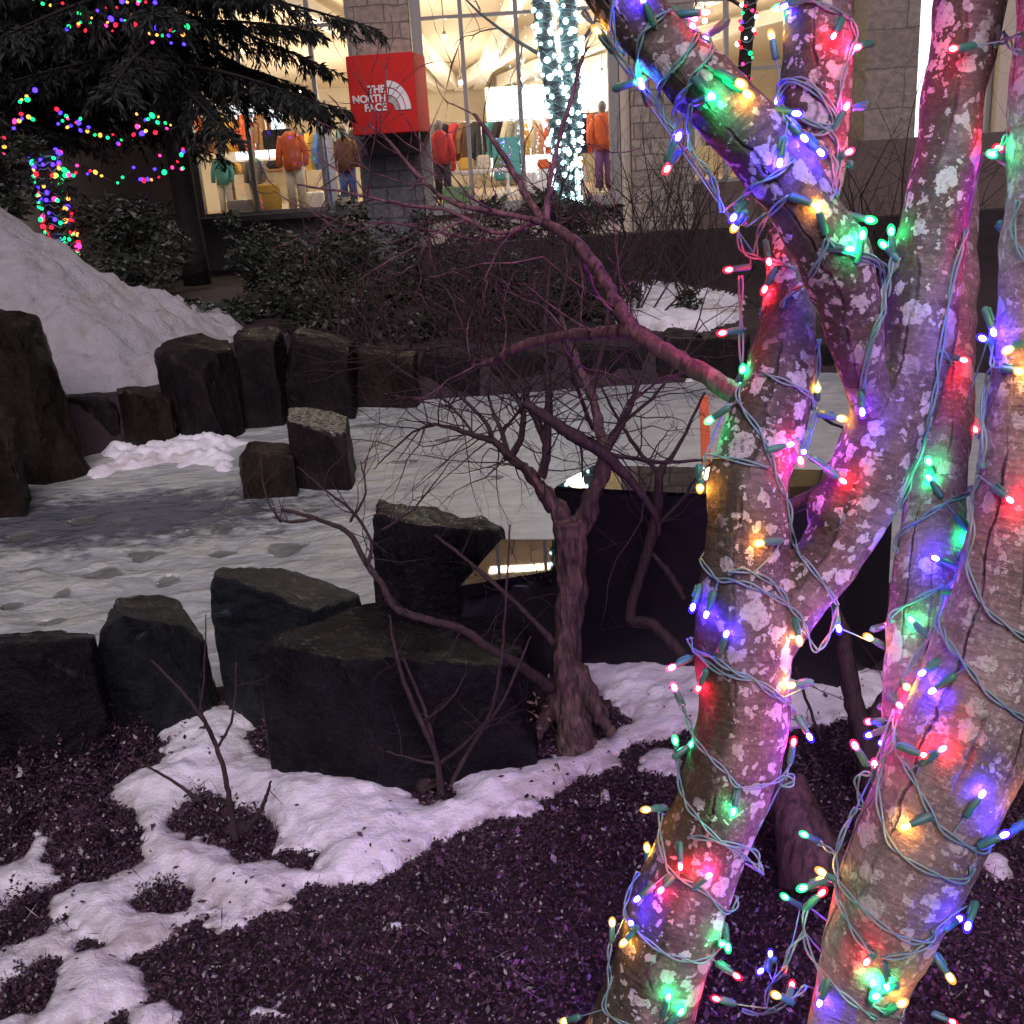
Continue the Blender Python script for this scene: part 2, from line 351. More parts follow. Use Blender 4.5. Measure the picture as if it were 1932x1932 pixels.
def stone_mat(name, a, b, sx=.45, sz=.22, mort=(.16, .14, .12)):
    m, nt, out = nodes(name); g = N(nt, 'ShaderNodeNewGeometry')
    sep = N(nt, 'ShaderNodeSeparateXYZ'); L(nt, g.outputs['Position'], sep.inputs[0])
    cb = N(nt, 'ShaderNodeCombineXYZ'); L(nt, mathn(nt, 'ADD', sep.outputs[0], sep.outputs[1]), cb.inputs[0]); L(nt, sep.outputs[2], cb.inputs[1])
    wob = N(nt, 'ShaderNodeTexNoise'); wob.inputs['Scale'].default_value = 3; L(nt, g.outputs['Position'], wob.inputs['Vector'])
    s2 = N(nt, 'ShaderNodeVectorMath', operation='SCALE'); L(nt, wob.outputs['Color'], s2.inputs[0]); s2.inputs['Scale'].default_value = .10
    ad = N(nt, 'ShaderNodeVectorMath', operation='ADD'); L(nt, cb.outputs[0], ad.inputs[0]); L(nt, s2.outputs[0], ad.inputs[1])
    br = N(nt, 'ShaderNodeTexBrick'); L(nt, ad.outputs[0], br.inputs['Vector'])
    br.inputs['Color1'].default_value = (*a, 1); br.inputs['Color2'].default_value = (*b, 1); br.inputs['Mortar'].default_value = (*mort, 1)
    br.inputs['Scale'].default_value = 1; br.inputs['Brick Width'].default_value = sx; br.inputs['Row Height'].default_value = sz; br.inputs['Mortar Size'].default_value = .012
    n = noise_t(nt, g.outputs['Position'], 9, 5)
    c = mixc(nt, ramp(nt, n, [(.3, .5), (.7, 1)]).outputs[0], (.05, .045, .04), br.outputs[0])
    principled(nt, out, c, .8, bump(nt, mathn(nt, 'ADD', br.outputs['Fac'], mathn(nt, 'MULTIPLY', n, -1)), .7, -.03), .3); return m
M['stone'] = stone_mat('rubble_stone', (.30, .25, .20), (.40, .35, .28), .5, .26)
M['stonegrey'] = stone_mat('grey_rubble_stone', (.15, .16, .18), (.24, .25, .27), .5, .26, (.09, .09, .1))
M['block'] = stone_mat('stone_block', (.24, .20, .17), (.30, .25, .21), 1.3, .6)
M['cream'] = simple('cream_wall', (.46, .40, .31), .8, .12, 6)
M['concrete'] = simple('grey_concrete', (.12, .115, .115), .85, .25, 8)
M['darkwall'] = simple('dark_planter_stone', (.022, .016, .018), .8, .4, 9, .3, 0, .8, .02)
M['brownwall'] = simple('brown_wall', (.10, .07, .062), .8, .25, 5)
M['frame'] = simple('grey_window_frame', (.25, .24, .22), .5, .1, 10)
M['pane'] = glass('shop_glass')
M['ceil'] = simple('shop_ceiling_paint', (.76, .66, .52), .8, .04, 4)
M['beam'] = simple('shop_beam_paint', (.78, .74, .66), .7, .05, 4)
M['floor'] = simple('shop_floor', (.35, .27, .19), .5, .2, 3)
M['white'] = simple('white_fitting', (.75, .74, .70), .6, .06, 8)
M['wood'] = simple('warm_wood_fitting', (.45, .28, .13), .6, .25, 12)
M['signred'] = simple('sign_red', (.58, .03, .026), .75, .06, 6, .12)
M['signwhite'] = simple('sign_white', (.80, .78, .76), .5, .04, 6)
M['signgrey'] = simple('sign_grey', (.45, .43, .43), .5, .04, 6)
M['metal'] = simple('brushed_rail', (.45, .45, .46), .3, .1, 30, .5, .9)
M['skin'] = simple('mannequin_grey', (.30, .29, .28), .5, .1, 10)
CL = {'orange': (.75, .16, .05), 'red': (.55, .04, .04), 'blue': (.06, .16, .45), 'black': (.025, .025, .03), 'grey': (.25, .26, .28), 'cream': (.70, .66, .52), 'green': (.16, .30, .14), 'yellow': (.75, .48, .08), 'purple': (.22, .10, .32), 'teal': (.10, .40, .42), 'brown': (.22, .11, .05), 'white': (.78, .78, .76)}
for k, c in CL.items(): M['c_'+k] = simple(k+'_cloth', c, .8, .15, 25)
M['lamp'] = emis('lit_lamp', (1, .78, .5), 14)
M['screen'] = emis('lit_display', (.85, .93, 1), 2.2)
M['stake'] = simple('orange_stake_paint', (.75, .16, .06), .5, .15, 14)
BULB = {'r': (1.0, .012, .03), 'g': (.01, 1.0, .26), 'b': (.055, .022, 1.0), 'y': (1.0, .42, .06), 'm': (1.0, .03, .22), 'w': (.62, .95, 1.0)}
CORE = {'r': 260, 'g': 190, 'b': 430, 'y': 170, 'm': 330, 'w': 20}
WORD = {'r': 'red', 'g': 'green', 'b': 'blue', 'y': 'amber', 'm': 'pink', 'w': 'white'}
for k, c in BULB.items():
    M['core_'+k] = emis(WORD[k]+'_led', c, CORE[k])
    m, nt, out = nodes(WORD[k]+'_bulb_cap'); t = N(nt, 'ShaderNodeBsdfTransparent'); e = N(nt, 'ShaderNodeEmission')
    e.inputs[0].default_value = (*c, 1); e.inputs[1].default_value = .7; a = N(nt, 'ShaderNodeAddShader')
    t.inputs[0].default_value = (.9, .9, .9, 1)
    L(nt, t.outputs[0], a.inputs[0]); L(nt, e.outputs[0], a.inputs[1]); L(nt, a.outputs[0], out.inputs[0]); m.cycles.emission_sampling = 'NONE'; M['cap_'+k] = m
    M['far_'+k] = emis(WORD[k]+'_far_bulb', c, {'w': 8, 'b': 5, 'y': 2.6, 'g': 2.4}.get(k, 3.5))
# ------------------------------------------------------------------ numeric helpers
def sdf_poly(X, Y, P):
    """signed distance (inside positive) of points to polygon P"""
    d = np.full(X.shape, 1e9); ins = np.zeros(X.shape, bool); n = len(P)
    for i in range(n):
        ax, ay = P[i]; bx, by = P[(i+1) % n]; ex_, ey_ = bx-ax, by-ay
        wx, wy = X-ax, Y-ay; t = np.clip((wx*ex_+wy*ey_)/(ex_*ex_+ey_*ey_+1e-12), 0, 1)
        d = np.minimum(d, (wx-ex_*t)**2+(wy-ey_*t)**2)
        c = ((ay > Y) != (by > Y)) & (X < (bx-ax)*(Y-ay)/((by-ay) if abs(by-ay) > 1e-12 else 1e-12)+ax)
        ins ^= c
    d = np.sqrt(d); return np.where(ins, d, -d)
def fbm(X, Y, s, seed=0.0, oct=4):
    f = np.frompyfunc(lambda a, b: noise.fractal(Vector((a*s+seed, b*s-seed, seed*.37)), 1.0, 2.0, oct), 2, 1)
    return f(X, Y).astype(float)
def smooth(a, b, x):
    t = np.clip((x-a)/(b-a), 0, 1); return t*t*(3-2*t)
ground_px = lambda L_, z=0.0: [(at(u, v, z).x, at(u, v, z).y) for u, v in L_]
POND_Z = -.35
pond = [(-9, 3.3), (-3.2, 3.25), (-1.2, 3.25), (-.2, 3.4), (.8, 3.7), (2.2, 3.9), (3.6, 4.6), (4.3, 6.3), (3.9, 8.6), (2.5, 9.0), (.5, 9.0), (-1.5, 8.9), (-2.4, 8.3), (-3.3, 7.6), (-4.2, 6.9), (-9, 6.6)]
def height(X, Y):
    s = sdf_poly(X, Y, pond)
    z = -.75*smooth(-.12, .45, s)
    z = z + .22*smooth(9.3, 14, Y)*0 + .012*fbm(X, Y, 3.0, 3.1)
    z = z - .25*smooth(14, 18, Y)
    return z
# ------------------------------------------------------------------ ground, pond
def grid(xs, ys, zf, keep=None):
    X, Y = np.meshgrid(xs, ys); Z = zf(X, Y); nx = len(xs); ny = len(ys)
    V = np.stack([X, Y, Z], -1).reshape(-1, 3); i = np.arange(ny-1)[:, None]*nx+np.arange(nx-1)[None]
    Q = np.stack([i, i+1, i+nx+1, i+nx], -1).reshape(-1, 4); return V, Q
xs = np.concatenate([np.linspace(-60, -6, 28)[:-1], np.linspace(-6, 5, 111), np.linspace(5, 60, 28)[1:]])
ys = np.concatenate([np.linspace(-30, .5, 20)[:-1], np.linspace(.5, 10, 120), np.linspace(10, 80, 60)[1:]])
V, Q = grid(xs, ys, height)
tag(mesh_np('ground', V, Q, M['soil'], smooth=True), 'dark wet planting soil around the frozen pond', None, None, 'structure')
POOLS = [(154,982,26,9),(420,998,22,8),(276,1047,38,12),(423,1042,26,9),(315,1096,24,11),(115,1122,20,12),(98,1168,32,10),(378,935,26,7),(448,965,28,8),(40,1010,30,9),(60,1075,24,8),(230,985,20,6),(520,1000,22,6),(195,1082,40,16),(540,1036,46,13),(350,1010,18,8),(330,925,20,5),(590,960,20,6),(20,1140,26,9),(470,1075,20,7),(250,1130,24,9),(700,800,40,4),(850,830,34,4),(760,870,26,4),(930,900,24,5),(640,880,24,5)]
def pools(X, Y):
    m = np.full(X.shape, -9.0); wn = fbm(X, Y*1.5, 7, 4.4)*.45+fbm(X, Y*1.5, 22, 1.4)*.25
    for u, v, a, b in POOLS:
        c = at(u, v, POND_Z); ax = abs(at(u+a, v, POND_Z).x-c.x); ay = abs(at(u, v-b, POND_Z).y-c.y)
        m = np.maximum(m, 1-np.hypot((X-c.x)/ax, (Y-c.y)/ay)+wn*.6)
    return m
V, Q = grid(np.linspace(-9, 4.6, 560), np.linspace(3.0, 9.2, 300), lambda X, Y: POND_Z+.012*fbm(X, Y, 1.3, 1.7)+(.006+.015*smooth(.3, -1, X)*smooth(6.4, 5.4, Y))*(fbm(X, Y*1.5, 4.5, 2.2)+.9*np.abs(fbm(X, Y*1.5, 2.8, 8.2))))
pv = pools(V[:, 0], V[:, 1]); V[:, 2] -= .012*smooth(0, .35, pv)
io = mesh_np('pond_ice', V, Q, M['ice'], smooth=True); a_ = io.data.attributes.new('pool', 'FLOAT', 'POINT'); a_.data.foreach_set('value', pv.astype(np.float32))
tag(io, 'grey slushy ice sheet over the pond', None, None, 'structure')
# ------------------------------------------------------------------ snow
def snow_mask(X, Y, polys, holes, z, wob, seed, patch=0.0):
    s = np.full(X.shape, -9.0)
    for p in polys: s = np.maximum(s, sdf_poly(X, Y, ground_px(p, z)))
    for p in holes: s = np.minimum(s, -sdf_poly(X, Y, ground_px(p, z)))
    s = s + wob*1.3*fbm(X, Y, 9, seed+5.5) + wob*.9*fbm(X, Y, 26, seed+1.5)
    if patch: s = s - patch*np.clip(fbm(X, Y, 7, seed+11.5, 5)-.16, 0, 1)*smooth(3.0, 2.2, Y) - patch*.5*np.clip(fbm(X, Y, 19, seed+3.5, 4)-.2, 0, 1)*smooth(2.9, 2.1, Y)
    return s
def snow_sheet(name, label, polys, holes, res, box, thick, edge, mat=None, z=0.0, seed=0, group=None, wob=.02, lump=.012, patch=0.0):
    xs = np.arange(box[0], box[1], res); ys = np.arange(box[2], box[3], res); X, Y = np.meshgrid(xs, ys)
    s = snow_mask(X, Y, polys, holes, z, wob, seed, patch)
    t = thick*np.clip(s/edge, 0, 1)**.75*(1+.5*fbm(X, Y, 4, seed+2.2)) + lump*fbm(X, Y, 14, seed+8.1)*smooth(0, edge, s)
    base = height(X, Y); Z = np.where(s > 0, base+np.maximum(t, .002)+.006, base-.05)
    nx = len(xs); i = np.arange(len(ys)-1)[:, None]*nx+np.arange(nx-1)[None]
    k = ((s[:-1, :-1] > 0) | (s[1:, :-1] > 0) | (s[:-1, 1:] > 0) | (s[1:, 1:] > 0)).ravel()
    Q = np.stack([i, i+1, i+nx+1, i+nx], -1).reshape(-1, 4)[k]
    used = np.unique(Q); mp = -np.ones(X.size, int); mp[used] = np.arange(len(used))
    V = np.stack([X, Y, Z], -1).reshape(-1, 3)[used]
    o = mesh_np(name, V, mp[Q], mat or M['snow'], smooth=True); a_ = o.data.attributes.new('edge', 'FLOAT', 'POINT'); a_.data.foreach_set('value', np.clip(s.ravel()[used], 0, 1).astype(np.float32)+.0001)
    return tag(o, label, None, None, 'structure')
S_main = [(185,1350),(240,1336),(290,1358),(370,1338),(500,1333),(478,1392),(500,1428),(560,1450),(640,1460),(740,1446),(800,1400),(870,1340),(950,1285),(1000,1330),(1010,1420),(1080,1432),(1185,1365),(1110,1290),(1095,1258),(1170,1250),(1230,1240),(1320,1236),(1400,1245),(1660,1262),(1730,1290),(1650,1340),(1500,1380),(1290,1392),(1200,1412),(1170,1440),(1060,1498),(960,1540),(870,1575),(790,1618),(720,1662),(640,1682),(575,1672),(552,1722),(480,1756),(400,1722),(340,1742),(320,1780),(200,1835),(150,1800),(90,1720),(130,1680),(240,1640),(272,1600),(260,1530),(190,1515),(210,1488),(290,1450),(320,1400)]
S_holes = [[(330,1545),(385,1500),(450,1515),(530,1580),(500,1612),(420,1592),(320,1572)], [(268,1690),(310,1675),(362,1695),(350,1722),(285,1722)], [(792,1475),(832,1468),(842,1495),(815,1510),(792,1500)], [(925,1430),(1000,1422),(1040,1436),(980,1450),(925,1446)], [(890,1362),(990,1352),(1000,1372),(905,1380)], [(535,1618),(560,1610),(600,1625),(585,1650),(545,1645)]]
S_all = [S_main, [(-60,1650),(50,1625),(80,1578),(108,1635),(118,1668),(60,1692),(0,1722),(-60,1740)],
         [(-80,1800),(0,1792),(75,1762),(108,1702),(170,1770),(240,1800),(302,1862),(210,1945),(0,2010),(-80,2010)],
         [(1200,1428),(1240,1416),(1285,1424),(1280,1462),(1215,1456)], [(1112,1512),(1145,1497),(1178,1508),(1150,1524)],
         [(895,1530),(1000,1515),(1030,1525),(960,1548),(900,1545)], [(225,1905),(330,1880),(345,1930),(250,1975)], [(470,1900),(540,1886),(556,1915),(500,1945)],
         [(400,1740),(450,1728),(520,1735),(500,1755),(420,1762)], [(1850,1630),(1890,1620),(1915,1640),(1880,1655)], [(735,1745),(760,1735),(772,1750),(750,1760)]]
S_holes.append([(25,1868),(70,1842),(98,1872),(70,1912),(20,1915)])
snow_sheet('snow_cover', 'thin lumpy old snow lying over the near planting bed', S_all, S_holes, .010, (-1.95, 1.6, 1.45, 3.75), .040, .13, seed=1, patch=.06)
snow_sheet('far_bank_snow', 'white snow left on the bank beyond the pond', [[(1150,548),(1260,540),(1345,555),(1400,560),(1400,600),(1340,628),(1240,625),(1160,610)], [(1290,640),(1360,632),(1400,640),(1390,690),(1320,690)]], [], .05, (-1, 5, 7.6, 13), .08, .2, seed=3, wob=.05)
snow_sheet('shore_snow', 'clods of snow along the pond edge under the bank', [[(738,700),(778,698),(780,740),(745,742)], [(798,752),(838,750),(842,775),(800,772)]], [], .03, (-2, 0, 7.6, 10.5), .12, .1, seed=4, wob=.04)
# slush ridge where the bank has slid on to the ice
xs = np.arange(-4.2, -1.6, .022); ys = np.arange(5.6, 7.9, .022)
Psl = [(c.x, c.y) for c in (at(u, v, POND_Z) for u, v in [(170,905),(175,825),(215,842),(320,820),(430,815),(500,830),(455,850),(450,905),(400,890),(320,880),(230,893)])]
def slush(X, Y):
    s = sdf_poly(X, Y, Psl)+.10*fbm(X, Y, 5, 2.3); return POND_Z-.03+.13*np.sqrt(np.clip(s/.45, 0, 1))*(1+.35*fbm(X, Y, 2.5, 7.7))+(.05*np.abs(fbm(X, Y, 7, 1.1))+.025*fbm(X, Y, 14, 5.1))*smooth(0, .2, s)-.02
V, Q = grid(xs, ys, slush)
tag(mesh_np('slush', V, Q, M['snow'], smooth=True), 'broken slushy snow slid on to the pond ice', None, None, 'structure')
# the big ploughed pile of snow at the left
def pile(X, Y):
    ridge = np.clip(1.72*(-2.5-X)/2.42, -.4, 3.2)
    ridge = ridge-.45*np.clip(Y-10.0, 0, 9)*np.clip(ridge, .1, 1)
    front = -.12+1.05*np.clip(Y-8.15, 0, 9)**.9*1.0
    front = np.where(Y < 8.15, -.5, front); back = 2.6-1.1*np.clip(Y-10.6, 0, 9)
    k = 8.0
    z = -np.log(np.exp(-k*ridge)+np.exp(-k*front)+np.exp(-k*back))/k
    return z+.07*fbm(X, Y, 1.6, 4.4)+.10*fbm(X, Y*1.3, 4.0, 2.9)+.045*np.abs(fbm(X, Y, 9, 6.2))
V, Q = grid(np.arange(-11, -1.9, .045), np.arange(7.6, 13.5, .045), pile)
o = mesh_np('snow_pile', V, Q, M['snowpile'], smooth=True)
tag(o, 'tall dirty pile of ploughed snow sloping down beside the pond rocks', 'snow pile')
# ------------------------------------------------------------------ rocks
def chip(o, T, k):
    bm = bmesh.new(); bm.from_mesh(o.data); c = sum((v.co for v in bm.verts), Vector())/len(bm.verts)
    ht = max(v.co.z for v in bm.verts)-min(v.co.z for v in bm.verts); wd = max((a-b).length for a in T for b in T)
    for i in range(k):
        n_ = len(T); a = random.randrange(n_); p = T[a].lerp(T[(a+1) % n_], random.random()) if i % 2 else T[a]
        p = p-Vector((0, 0, ht*random.random()**2*.8)) if i % 3 == 2 else p
        d = (p-c); d.z = abs(d.z)*random.uniform(.1, 1.3); d = (d.normalized()+Vector((random.gauss(0, .35), random.gauss(0, .35), random.gauss(0, .25)))).normalized()
        g = max(v.co.dot(d) for v in bm.verts); q = d*(g-wd*random.uniform(.015, .085))
        r_ = bmesh.ops.bisect_plane(bm, geom=bm.verts[:]+bm.edges[:]+bm.faces[:], plane_co=q, plane_no=d, clear_outer=True)
        bmesh.ops.holes_fill(bm, edges=[e for e in bm.edges if e.is_boundary])
    bmesh.ops.recalc_face_normals(bm, faces=bm.faces); bm.to_mesh(o.data); bm.free()
def facet(o, step, bev):
    bm = bmesh.new(); bm.from_mesh(o.data); bmesh.ops.remove_doubles(bm, verts=bm.verts, dist=.004)
    bmesh.ops.dissolve_limit(bm, angle_limit=R(3), verts=bm.verts, edges=bm.edges)
    eg = [e for e in bm.edges if len(e.link_faces) == 2 and e.calc_face_angle(0) > R(14)]
    bmesh.ops.bevel(bm, geom=eg, offset=bev*.35, segments=1, affect='EDGES', clamp_overlap=True)
    for _ in range(9):
        bmesh.ops.triangulate(bm, faces=[f for f in bm.faces if len(f.verts) > 3])
        lg = [e for e in bm.edges if e.calc_length() > step]
        if not lg: break
        bmesh.ops.subdivide_edges(bm, edges=lg, cuts=1)
    bmesh.ops.triangulate(bm, faces=[f for f in bm.faces if len(f.verts) > 3]); bmesh.ops.recalc_face_normals(bm, faces=bm.faces)
    bm.to_mesh(o.data); bm.free(); o.data.polygons.foreach_set('use_smooth', [True]*len(o.data.polygons))
def rock(name, label, top, zb=None, bot=None, mat='rock', vox=.014, bev=.02, amp=.012, group='basalt rocks around the pond', flat=False, grow=1.06, nf=5.0, chips=13):
    T = [pt(*p) for p in top]
    if bot:
        B = [Vector((*at(p[0], p[1], POND_Z).xy, -.55)) for p in bot]
        dy = (sum(b.y for b in B)-sum(t.y for t in T))/len(T)-.05; T = [pt(p[0], p[1], p[2]+dy) for p in top]
    else:
        c = sum(T, Vector())/len(T); B = [Vector((c.x+(t.x-c.x)*grow, c.y+(t.y-c.y)*grow, zb)) for t in T]
    mb = MB(); mb.prism(T, B); o = mb.build(name, M[mat], smooth=True)
    if chips: chip(o, T, chips)
    facet(o, vox*2.2, bev); sd = random.uniform(0, 90)
    displace(o, lambda p: amp*1.0*noise.fractal(Vector((p.x*nf+sd, p.y*nf, p.z*nf*.6)), 1, 2, 5) + amp*.8*(abs(noise.fractal(Vector((p.x*nf*3.5, p.y*nf*3.5+sd, p.z*nf*1.5)), 1, 2, 3))-.2))
    o.data.set_sharp_from_angle(angle=R(24)); return tag(o, label, 'rock', group)
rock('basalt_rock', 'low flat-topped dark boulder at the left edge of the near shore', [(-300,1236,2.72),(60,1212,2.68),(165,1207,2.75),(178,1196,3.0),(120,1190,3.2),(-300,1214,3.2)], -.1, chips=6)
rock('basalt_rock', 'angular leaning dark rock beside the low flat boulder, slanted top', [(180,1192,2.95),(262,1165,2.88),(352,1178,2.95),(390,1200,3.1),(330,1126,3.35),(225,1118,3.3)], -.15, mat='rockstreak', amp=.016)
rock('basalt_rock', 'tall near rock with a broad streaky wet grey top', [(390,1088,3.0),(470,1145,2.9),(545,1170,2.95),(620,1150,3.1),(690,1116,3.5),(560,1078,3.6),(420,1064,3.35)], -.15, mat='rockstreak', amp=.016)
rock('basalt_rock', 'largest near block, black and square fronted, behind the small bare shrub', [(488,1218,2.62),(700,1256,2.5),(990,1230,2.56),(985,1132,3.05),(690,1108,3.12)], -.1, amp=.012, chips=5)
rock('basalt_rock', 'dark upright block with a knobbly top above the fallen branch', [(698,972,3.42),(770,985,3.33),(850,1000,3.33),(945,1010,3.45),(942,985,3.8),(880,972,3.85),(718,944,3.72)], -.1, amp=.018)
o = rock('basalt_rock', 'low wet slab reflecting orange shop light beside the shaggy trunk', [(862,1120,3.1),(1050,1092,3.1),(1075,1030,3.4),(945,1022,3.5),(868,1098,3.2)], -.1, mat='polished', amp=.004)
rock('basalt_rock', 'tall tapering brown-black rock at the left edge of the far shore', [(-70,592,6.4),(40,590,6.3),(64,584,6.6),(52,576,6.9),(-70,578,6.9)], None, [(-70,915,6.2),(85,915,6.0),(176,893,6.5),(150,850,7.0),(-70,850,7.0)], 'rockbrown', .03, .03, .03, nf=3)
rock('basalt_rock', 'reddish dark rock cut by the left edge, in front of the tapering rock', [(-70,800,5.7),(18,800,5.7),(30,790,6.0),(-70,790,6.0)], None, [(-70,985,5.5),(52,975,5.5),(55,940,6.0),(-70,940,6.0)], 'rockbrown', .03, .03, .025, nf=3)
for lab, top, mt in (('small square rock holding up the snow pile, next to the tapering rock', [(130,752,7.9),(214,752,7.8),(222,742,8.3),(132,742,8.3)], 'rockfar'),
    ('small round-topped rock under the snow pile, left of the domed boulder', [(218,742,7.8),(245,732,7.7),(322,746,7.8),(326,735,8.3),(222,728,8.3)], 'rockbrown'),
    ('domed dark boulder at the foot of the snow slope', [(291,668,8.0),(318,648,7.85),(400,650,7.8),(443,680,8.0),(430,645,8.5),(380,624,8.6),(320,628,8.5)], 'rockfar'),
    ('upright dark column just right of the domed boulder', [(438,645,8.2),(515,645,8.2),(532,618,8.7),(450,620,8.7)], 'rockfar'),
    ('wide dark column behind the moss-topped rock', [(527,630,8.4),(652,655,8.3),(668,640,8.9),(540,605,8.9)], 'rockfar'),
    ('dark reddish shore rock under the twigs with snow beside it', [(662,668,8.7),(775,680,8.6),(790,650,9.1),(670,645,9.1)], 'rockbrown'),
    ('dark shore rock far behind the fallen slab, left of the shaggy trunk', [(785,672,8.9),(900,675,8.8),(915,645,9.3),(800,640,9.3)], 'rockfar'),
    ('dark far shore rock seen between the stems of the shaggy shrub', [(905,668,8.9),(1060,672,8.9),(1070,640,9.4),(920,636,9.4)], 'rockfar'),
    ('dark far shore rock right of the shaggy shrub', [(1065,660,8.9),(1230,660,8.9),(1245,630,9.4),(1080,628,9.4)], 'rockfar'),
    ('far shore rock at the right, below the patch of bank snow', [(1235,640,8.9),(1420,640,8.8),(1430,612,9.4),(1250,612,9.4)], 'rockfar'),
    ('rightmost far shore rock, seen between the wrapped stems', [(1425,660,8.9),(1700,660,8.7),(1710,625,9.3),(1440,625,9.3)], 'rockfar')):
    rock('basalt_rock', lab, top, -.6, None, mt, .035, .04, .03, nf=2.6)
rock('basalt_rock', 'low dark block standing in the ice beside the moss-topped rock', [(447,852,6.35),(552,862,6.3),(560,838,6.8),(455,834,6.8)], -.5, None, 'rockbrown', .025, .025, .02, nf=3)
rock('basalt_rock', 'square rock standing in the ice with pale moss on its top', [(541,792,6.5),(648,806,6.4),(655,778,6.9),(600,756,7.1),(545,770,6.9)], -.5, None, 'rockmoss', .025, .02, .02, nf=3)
# polished square basin with water lying on its top
zt = .60
C4 = [at(1038, 922, zt), at(1600, 950, zt), at(1690, 892, zt), at(1112, 880, zt)]
bs = thing('stone_basin', 'square polished black stone block with still water on its top', 'basin', (*((C4[0]+C4[2])/2).xy, 0))
mb = MB(); mb.prism(C4, [Vector((c.x, c.y, -.15)) for c in C4]); mb.build('block', M['polished'], bs, smooth=False, bevel=.008)
cc = sum(C4, Vector())/4; W4 = [cc+(c-cc)*.965 for c in C4]
mb = MB(); mb.prism([w+Vector((0, 0, .006)) for w in W4], [w-Vector((0, 0, .004)) for w in W4]); mb.build('water_film', M['water'], bs, smooth=False)
# wet film on the low slab
zs = .335
W = [at(870,1112,zs), at(1042,1084,zs), at(1052,1024,zs), at(946,1024,zs)]
mb = MB(); mb.prism([w+Vector((0, 0, .012)) for w in W], [w-Vector((0, 0, .03)) for w in W]); tag(mb.build('wet_film', M['water'], None, smooth=False), 'shiny puddle of water on the low slab by the shaggy trunk', 'puddle')
# orange stake
a, b = pt(1332, 752, 3.75), pt(1345, 960, 3.72)
mb = MB(); w = .022
mb.prism([a+Vector((-w, 0, 0)), a+Vector((w*.4, 0, .012)), a+Vector((w*.4, .008, .012)), a+Vector((-w, .008, 0))], [Vector((b.x-w, b.y, -.4)), Vector((b.x+w, b.y, -.4)), Vector((b.x+w, b.y+.01, -.4)), Vector((b.x-w, b.y+.01, -.4))])
tag(mb.build('marker_stake', M['stake'], smooth=False), 'flat orange stake standing in the pond behind the black basin', 'stake')
# ------------------------------------------------------------------ ground cover leaves
def leaves(P, Nn, size, asp=.5, tilt=.8, mat=None):
    """one quad leaf per point: P (n,3)"""
    n = len(P); th = RNG.uniform(0, 2*np.pi, n); s = size*np.exp(RNG.normal(0, .38, n))
    d = np.stack([np.cos(th), np.sin(th), RNG.normal(0, tilt*.6, n)], -1); d /= np.linalg.norm(d, axis=1)[:, None]
    q = Nn + RNG.normal(0, tilt*.5, (n, 3)); c = np.cross(d, q); c /= np.linalg.norm(c, axis=1)[:, None]+1e-9
    s = s[:, None]
    V = np.stack([P, P+d*s*.5+c*s*asp*.5, P+d*s, P+d*s*.5-c*s*asp*.5], 1).reshape(-1, 3)
    return V, np.arange(4*n).reshape(-1, 4)
def cover(name, label, n, box, polys_in, size, hmax, seed, mat='cover', dens=None):
    x = RNG.uniform(box[0], box[1], n); y = RNG.uniform(box[2], box[3], n)
    s = snow_mask(x, y, S_all, S_holes, 0.0, .02, 1, .06)
    pi = np.full(n, -9.0)
    for p in polys_in: pi = np.maximum(pi, sdf_poly(x, y, ground_px(p)))
    k = (s < .012) & (pi > -.03*np.abs(fbm(x, y, 7, 2.2))) & (sdf_poly(x, y, pond) < .05)
    x, y, s, pi = x[k], y[k], s[k], pi[k]
    m = hmax*np.clip(.45+.9*fbm(x, y, 5, seed+3.3)+.7*fbm(x, y, 16, seed+1.3), .03, 1.5)*smooth(-.01, .07, np.minimum(-s, pi+.03))
    z = height(x, y)+m*RNG.uniform(.15, 1.0, len(x))+.004
    P = np.stack([x, y, z], -1); V, Q = leaves(P, np.array([[0, 0, 1.0]]), size, .55, 1.0)
    tw = RNG.choice(len(P), len(P)//14, replace=False); V2, Q2 = leaves(P[tw]+np.array([0, 0, .006]), np.array([[0, 0, 1.0]]), size*3.2, .05, .9)
    Q = np.concatenate([Q, Q2+len(V)]); V = np.concatenate([V, V2])
    return tag(mesh_np(name, V, Q, M[mat]), label, None, None, 'stuff')
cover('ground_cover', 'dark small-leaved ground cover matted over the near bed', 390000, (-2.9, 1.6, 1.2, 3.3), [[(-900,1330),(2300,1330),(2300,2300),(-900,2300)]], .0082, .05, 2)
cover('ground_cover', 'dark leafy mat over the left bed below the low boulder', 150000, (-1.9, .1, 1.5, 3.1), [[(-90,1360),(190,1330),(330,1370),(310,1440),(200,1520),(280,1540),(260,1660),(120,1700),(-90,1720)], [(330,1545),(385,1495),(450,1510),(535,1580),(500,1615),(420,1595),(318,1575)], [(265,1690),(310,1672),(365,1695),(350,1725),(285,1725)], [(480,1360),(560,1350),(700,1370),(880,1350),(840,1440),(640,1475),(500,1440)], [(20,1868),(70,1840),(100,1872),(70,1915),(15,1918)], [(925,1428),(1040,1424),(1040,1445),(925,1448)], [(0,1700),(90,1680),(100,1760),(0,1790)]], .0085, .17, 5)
sn = D.objects['snow_cover']; SB = BVHTree.FromPolygons([v.co.copy() for v in sn.data.vertices], [tuple(p.vertices) for p in sn.data.polygons])
Pl = []
for _ in range(2600):
    x, y = random.uniform(-1.7, 1.0), random.uniform(1.5, 3.2)
    if noise.noise(Vector((x*3.5, y*3.5, 9))) < .12 and random.random() > .12: continue
    h_ = SB.ray_cast(Vector((x, y, 2)), Vector((0, 0, -1)))
    if h_[0] is not None: Pl.append(tuple(h_[0]+Vector((0, 0, .002))))
